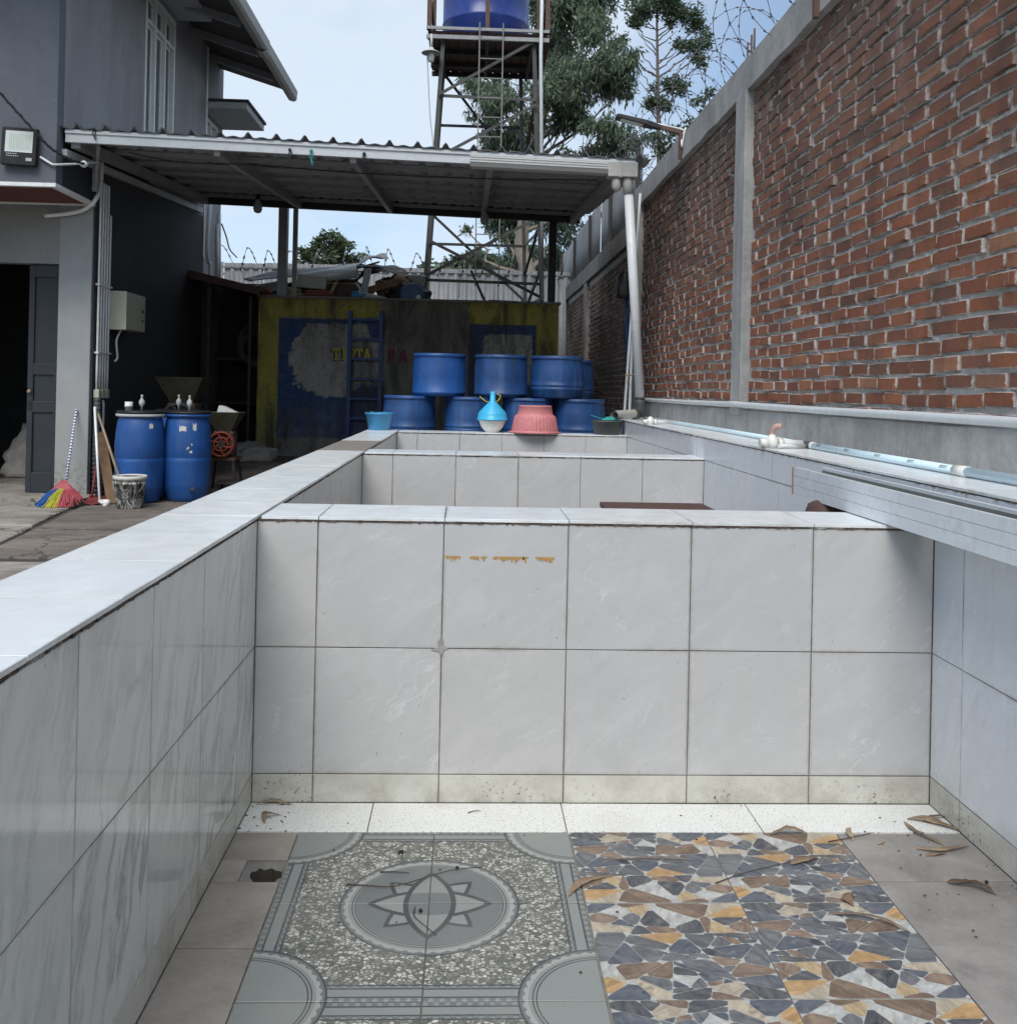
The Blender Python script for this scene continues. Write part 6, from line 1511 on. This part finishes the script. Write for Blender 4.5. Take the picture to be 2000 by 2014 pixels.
tree('eucalyptus_tree', 'large eucalyptus with heavy grey green foliage behind the tower', tuple(at(1045, 700, Y=31).xy)+(.2,),
     [at(1040, 560, Y=31), at(1025, 480, Y=31), at(1050, 340, Y=31), at(1075, 180, Y=31), at(1110, 40, Y=31), at(1120, -120, Y=31)],
     [cl(1125, 25, 75, 50), cl(1175, 60, 45, 40, 29), cl(1090, 85, 60, 40, 32), cl(1060, 20, 50, 45), cl(1170, -40, 80, 50), cl(1060, -60, 70, 50), cl(1160, 125, 60, 38, 29), cl(1225, 120, 38, 30), cl(1105, 150, 60, 40, 30), cl(1190, 165, 55, 36, 31), cl(1065, 170, 40, 40, 29),
      cl(1245, 108, 22, 14), cl(1120, 195, 55, 30, 29.5), cl(1050, 225, 38, 32, 31), cl(960, 165, 48, 30), cl(930, 150, 35, 22, 31), cl(985, 200, 45, 35, 29), cl(960, 225, 36, 28, 31), cl(1140, 228, 44, 22), cl(1180, 245, 42, 22, 29), cl(1215, 268, 46, 24), cl(1255, 272, 26, 20, 31), cl(1110, 240, 34, 22), cl(1000, 265, 45, 28, 30), cl(1040, 280, 40, 26), cl(970, 290, 40, 22, 31), cl(1150, 300, 50, 18, 30), cl(1230, 300, 40, 18),
      cl(985, 440, 30, 40, 33), cl(1010, 500, 40, 48, 33), cl(1035, 420, 60, 24, 33), cl(1100, 440, 38, 36, 33), cl(1120, 505, 40, 32, 33), cl(1075, 520, 30, 30, 34), cl(920, 452, 10, 12, 33), cl(1225, 170, 26, 22), cl(1215, 80, 14, 14)],
     'foliage_eucalyptus', 'bark', .21, .95, 11, .32, 3200)
tr = [at(1297, 420, Y=34), at(1296, 300, Y=34), at(1294, 200, Y=34), at(1293, 120, Y=34), at(1292, 20, Y=34), at(1296, -60, Y=34)]
ex = [(at(1294, v0, Y=34), at(u1, v1, Y=34+dy)) for v0, u1, v1, dy in ((60, 1262, 40, .5), (70, 1330, 40, -.5), (80, 1258, 65, 0), (90, 1330, 60, 0), (110, 1265, 75, 0), (125, 1340, 90, 0), (150, 1262, 130, .6), (165, 1335, 140, 0), (200, 1255, 155, 0), (225, 1250, 195, 0), (215, 1345, 170, .3), (255, 1240, 220, 0), (270, 1335, 200, 0), (290, 1255, 250, 0), (140, 1250, 90, .3), (190, 1250, 120, .4))]
tree('slender_tree', 'slender tree with bare thin branches and separate leaf tufts beside the brick wall', tuple(at(1298, 700, Y=34).xy)+(.2,), tr,
     [cl(1260, 18, 38, 26, 34), cl(1300, 8, 40, 22, 34), cl(1345, 15, 36, 26, 34), cl(1372, 45, 22, 24, 34), cl(1250, 42, 22, 14, 34), cl(1330, 36, 26, 12, 34), cl(1290, -40, 80, 30, 34), cl(1378, 78, 20, 18, 34), cl(1345, 88, 26, 18, 34), cl(1368, 105, 20, 16, 34), cl(1376, 122, 14, 10, 34), cl(1325, 162, 28, 18, 34), cl(1340, 175, 16, 12, 34), cl(1290, 200, 24, 12, 34), cl(1310, 206, 22, 10, 34), cl(1275, 204, 12, 9, 34), cl(1286, 172, 8, 8, 34), cl(1222, 80, 10, 14, 34)],
     'foliage_slim', 'bark_dark', .13, .3, 21, .12, 4200, ex)
tree('leafy_sapling', 'small leafy tree top showing over the brick wall beam', tuple(at(1400, 700, Y=32).xy)+(.2,), [at(1396, 300, Y=32), at(1388, 240, Y=32), at(1385, 190, Y=32)],
     [cl(1382, 196, 20, 12, 32), cl(1392, 176, 10, 10, 32), cl(1365, 240, 22, 16, 32), cl(1340, 255, 24, 18, 32), cl(1315, 285, 26, 18, 32), cl(1290, 270, 16, 18, 32), cl(1400, 225, 18, 14, 32)], 'foliage_slim', 'bark_dark', .16, .3, 31, .06, 2200)
tree('round_tree', 'small round tree showing over the zinc fence', tuple(at(650, 720, Y=44).xy)+(.2,), [at(652, 540, Y=44), at(655, 500, Y=44), at(655, 465, Y=44)],
     [cl(655, 466, 24, 14, 44), cl(640, 482, 26, 16, 44), cl(676, 482, 28, 16, 44), cl(612, 497, 24, 14, 44), cl(650, 500, 34, 18, 44), cl(692, 500, 24, 16, 44), cl(660, 520, 50, 16, 44), cl(605, 515, 24, 14, 44)], 'foliage_round', 'bark_dark', .24, .1, 41, .12, 1300)
cl2 = [cl(u, 545+10*math.sin(u), 60, 40, 40) for u in range(880, 1200, 60)]
t = thing('background_shrubs', 'dark bushes far behind the zinc fence', 'bushes', tuple(at(1020, 700, Y=40).xy)+(.2,)); leaves_mesh('crown', [(c, r, 2500) for c, r in cl2], 'foliage_eucalyptus', t, .3, .2, 51)
# ================================================================ leaves and twigs on the floor
def leaf_mesh(L, wd, curl, twist, seed):
    rr = random.Random(seed); n = 14; wd *= .78; vs = []; fs = []
    for i in range(n+1):
        t = i/n; w = wd*math.sin(math.pi*min(1, t*.97+.03))**.75*(1-.25*t); x = (t-.5)*L; z = curl*L*math.sin(math.pi*t)*.45+.16*L*curl*math.sin(t*7+seed)+.003+rr.gauss(0, .0006); side = twist*L*math.sin(math.pi*t*1.1); a = rr.gauss(0, .15)+.5*math.sin(t*4+seed)
        for s, zz in ((-1, .35), (0, 0), (1, .35)): vs.append((x, side+s*w*math.cos(a), z+abs(s)*w*zz+s*w*math.sin(a)*.5))
    for i in range(n):
        for k in range(2): fs.append((i*3+k, i*3+k+1, i*3+k+4, i*3+k+3))
    zmin = min(v[2] for v in vs); vs = [(a, c, e-zmin+.0008) for a, c, e in vs]
    b = MB(); b.add(vs, fs, True); return b
LV = [(.358, 2.591, .17, .016, .03, .12, 40, 'thick curled brown leaf lying across the edge of the rosette tiles'), (.988, 2.722, .1, .02, .08, .05, 20, 'tan leaf on the middle row of flagstone print tiles'), (1.043, 2.517, .075, .02, .12, .2, 70, 'curled brown leaf at the flagstone tile joint'), (1.04, 2.403, .2, .012, .08, .1, -25, 'long narrow leaf across flagstone and grey tiles'),
      (1.0, 2.893, .12, .02, .12, .05, 5, 'dark arched leaf at the top edge of the flagstone tiles'), (1.191, 2.892, .085, .013, .1, .1, 75, 'small upright leaf where the white strip meets the grey tile'), (1.413, 2.9, .16, .016, .08, .12, 110, 'pale leaf leaning on the white strip near the corner'), (1.48, 2.945, .17, .022, .12, .1, -35, 'broad tan leaf at the foot of the corner'), (1.43, 2.802, .17, .016, .1, -.1, 5, 'pale leaf with lifted ends on the grey corner tile'),
      (1.393, 2.571, .12, .028, .16, .1, -30, 'curled hollow leaf alone on the grey floor tile'), (.546, 2.732, .26, .006, .02, .01, 0, 'long thin stalk lying across the flagstone tiles'), (-.566, 2.985, .07, .016, .2, .35, 60, 'hook shaped brown leaf on the white speckled strip'), (-.578, 3.086, .12, .01, .12, .06, 0, 'dark leaf against the skirting in the corner by the drain'), (1.258, 2.834, .03, .008, .1, 0, 30, 'tiny leaf scrap on the grey corner tile'), (1.389, 2.762, .07, .011, .12, 0, 10, 'small tan leaf below the pale pair in the corner'), (1.5, 2.99, .1, .018, .1, .1, 20, 'leaf wedged against the corner skirting')]
for i, (x, y, L, w, cu, tw_, rot, lab) in enumerate(LV):
    o = leaf_mesh(L, w, cu, tw_, i).build('dry_leaf', 'dry_leaf', fix=False); solidify(o, .0008); o.location = (x, y, .0012); o.rotation_euler = (0, 0, R(rot)); tag(o, lab, 'leaf', 'dry leaves on the basin floor')
def twig(pts, r, lab): b = MB(); b.tube(curve_pts([(x, y, .003+z) for x, y, z in pts], 20), [r*(1-.5*i/20) for i in range(21)], 6); tag(b.build('dry_twig', 'twig'), lab, 'twig', 'dry twigs on the basin floor')
twig([(-.293, 2.594, 0), (-.24, 2.585, .002), (-.17, 2.575, .004), (-.107, 2.604, .006), (-.02, 2.66, .004), (.069, 2.689, 0)], .0019, 'long thin twig lying across the rosette medallion'); twig([(-.105, 2.48, 0), (-.105, 2.43, .006), (-.08, 2.39, .006), (-.045, 2.352, 0)], .0017, 'short bent twig near the centre of the medallion'); twig([(-.21, 2.66, 0), (-.17, 2.657, .002), (-.13, 2.655, 0)], .002, 'tiny straight twig inside the medallion rim'); twig([(1.1, 2.84, 0), (1.18, 2.86, .004), (1.26, 2.9, 0)], .002, 'thin twig on the grey tile near the white strip'); twig([(.03, 3.03, 0), (.05, 3.04, .002), (.07, 3.045, 0)], .0016, 'tiny twig on the white speckled strip'); twig([(.7, 2.6, 0), (.8, 2.65, .004), (.95, 2.72, 0)], .0018, 'thin straw across the flagstone print tiles')
rr = random.Random(5); b = MB()
for k in range(70):
    x, y = rr.choice([(rr.uniform(-.6, 1.5), rr.uniform(2.15, 3.1)), (rr.uniform(1.2, 1.53), rr.uniform(2.3, 3.1)), (rr.uniform(-.65, -.5), rr.uniform(2.9, 3.1))]); s = rr.uniform(.0015, .005)
    b.add([(x-s, y, .002), (x, y-s*rr.uniform(.4, 1), .002), (x+s*1.3, y, .002), (x, y+s*rr.uniform(.4, 1), .002), (x, y, .002+s*.8)], [(0, 1, 4), (1, 2, 4), (2, 3, 4), (3, 0, 4)])
o = b.build('floor_crumbs', 'twig', fix=False); tag(o, 'scattered dark crumbs of dirt on the basin floor', 'crumbs', kind='stuff')
for x, y, z in ((-.09, 2.461, 0), (.0, 2.68, 0), (-.159, 2.773, 0), (1.45, 2.6, 0)):
    b = MB(); b.lathe([(0, .001), (.004, .002), (.0055, .005), (.003, .009), (0, .01)], 8, (x, y, z))
    lab = {-.09: 'dark seed near the centre of the medallion', .0: 'dark seed on the scalloped medallion rim', -.159: 'dark star shaped seed husk on the pebble print', 1.45: 'dark seed beside the hollow leaf'}[x]
    if x == -.159:
        for k in range(5): a = k*1.26; b.bar((x, y, .004), (x+.012*math.cos(a), y+.012*math.sin(a), .003), .0025, .002)
    tag(b.build('seed_pod', 'black'), lab, 'seed', 'dark seeds on the basin floor')
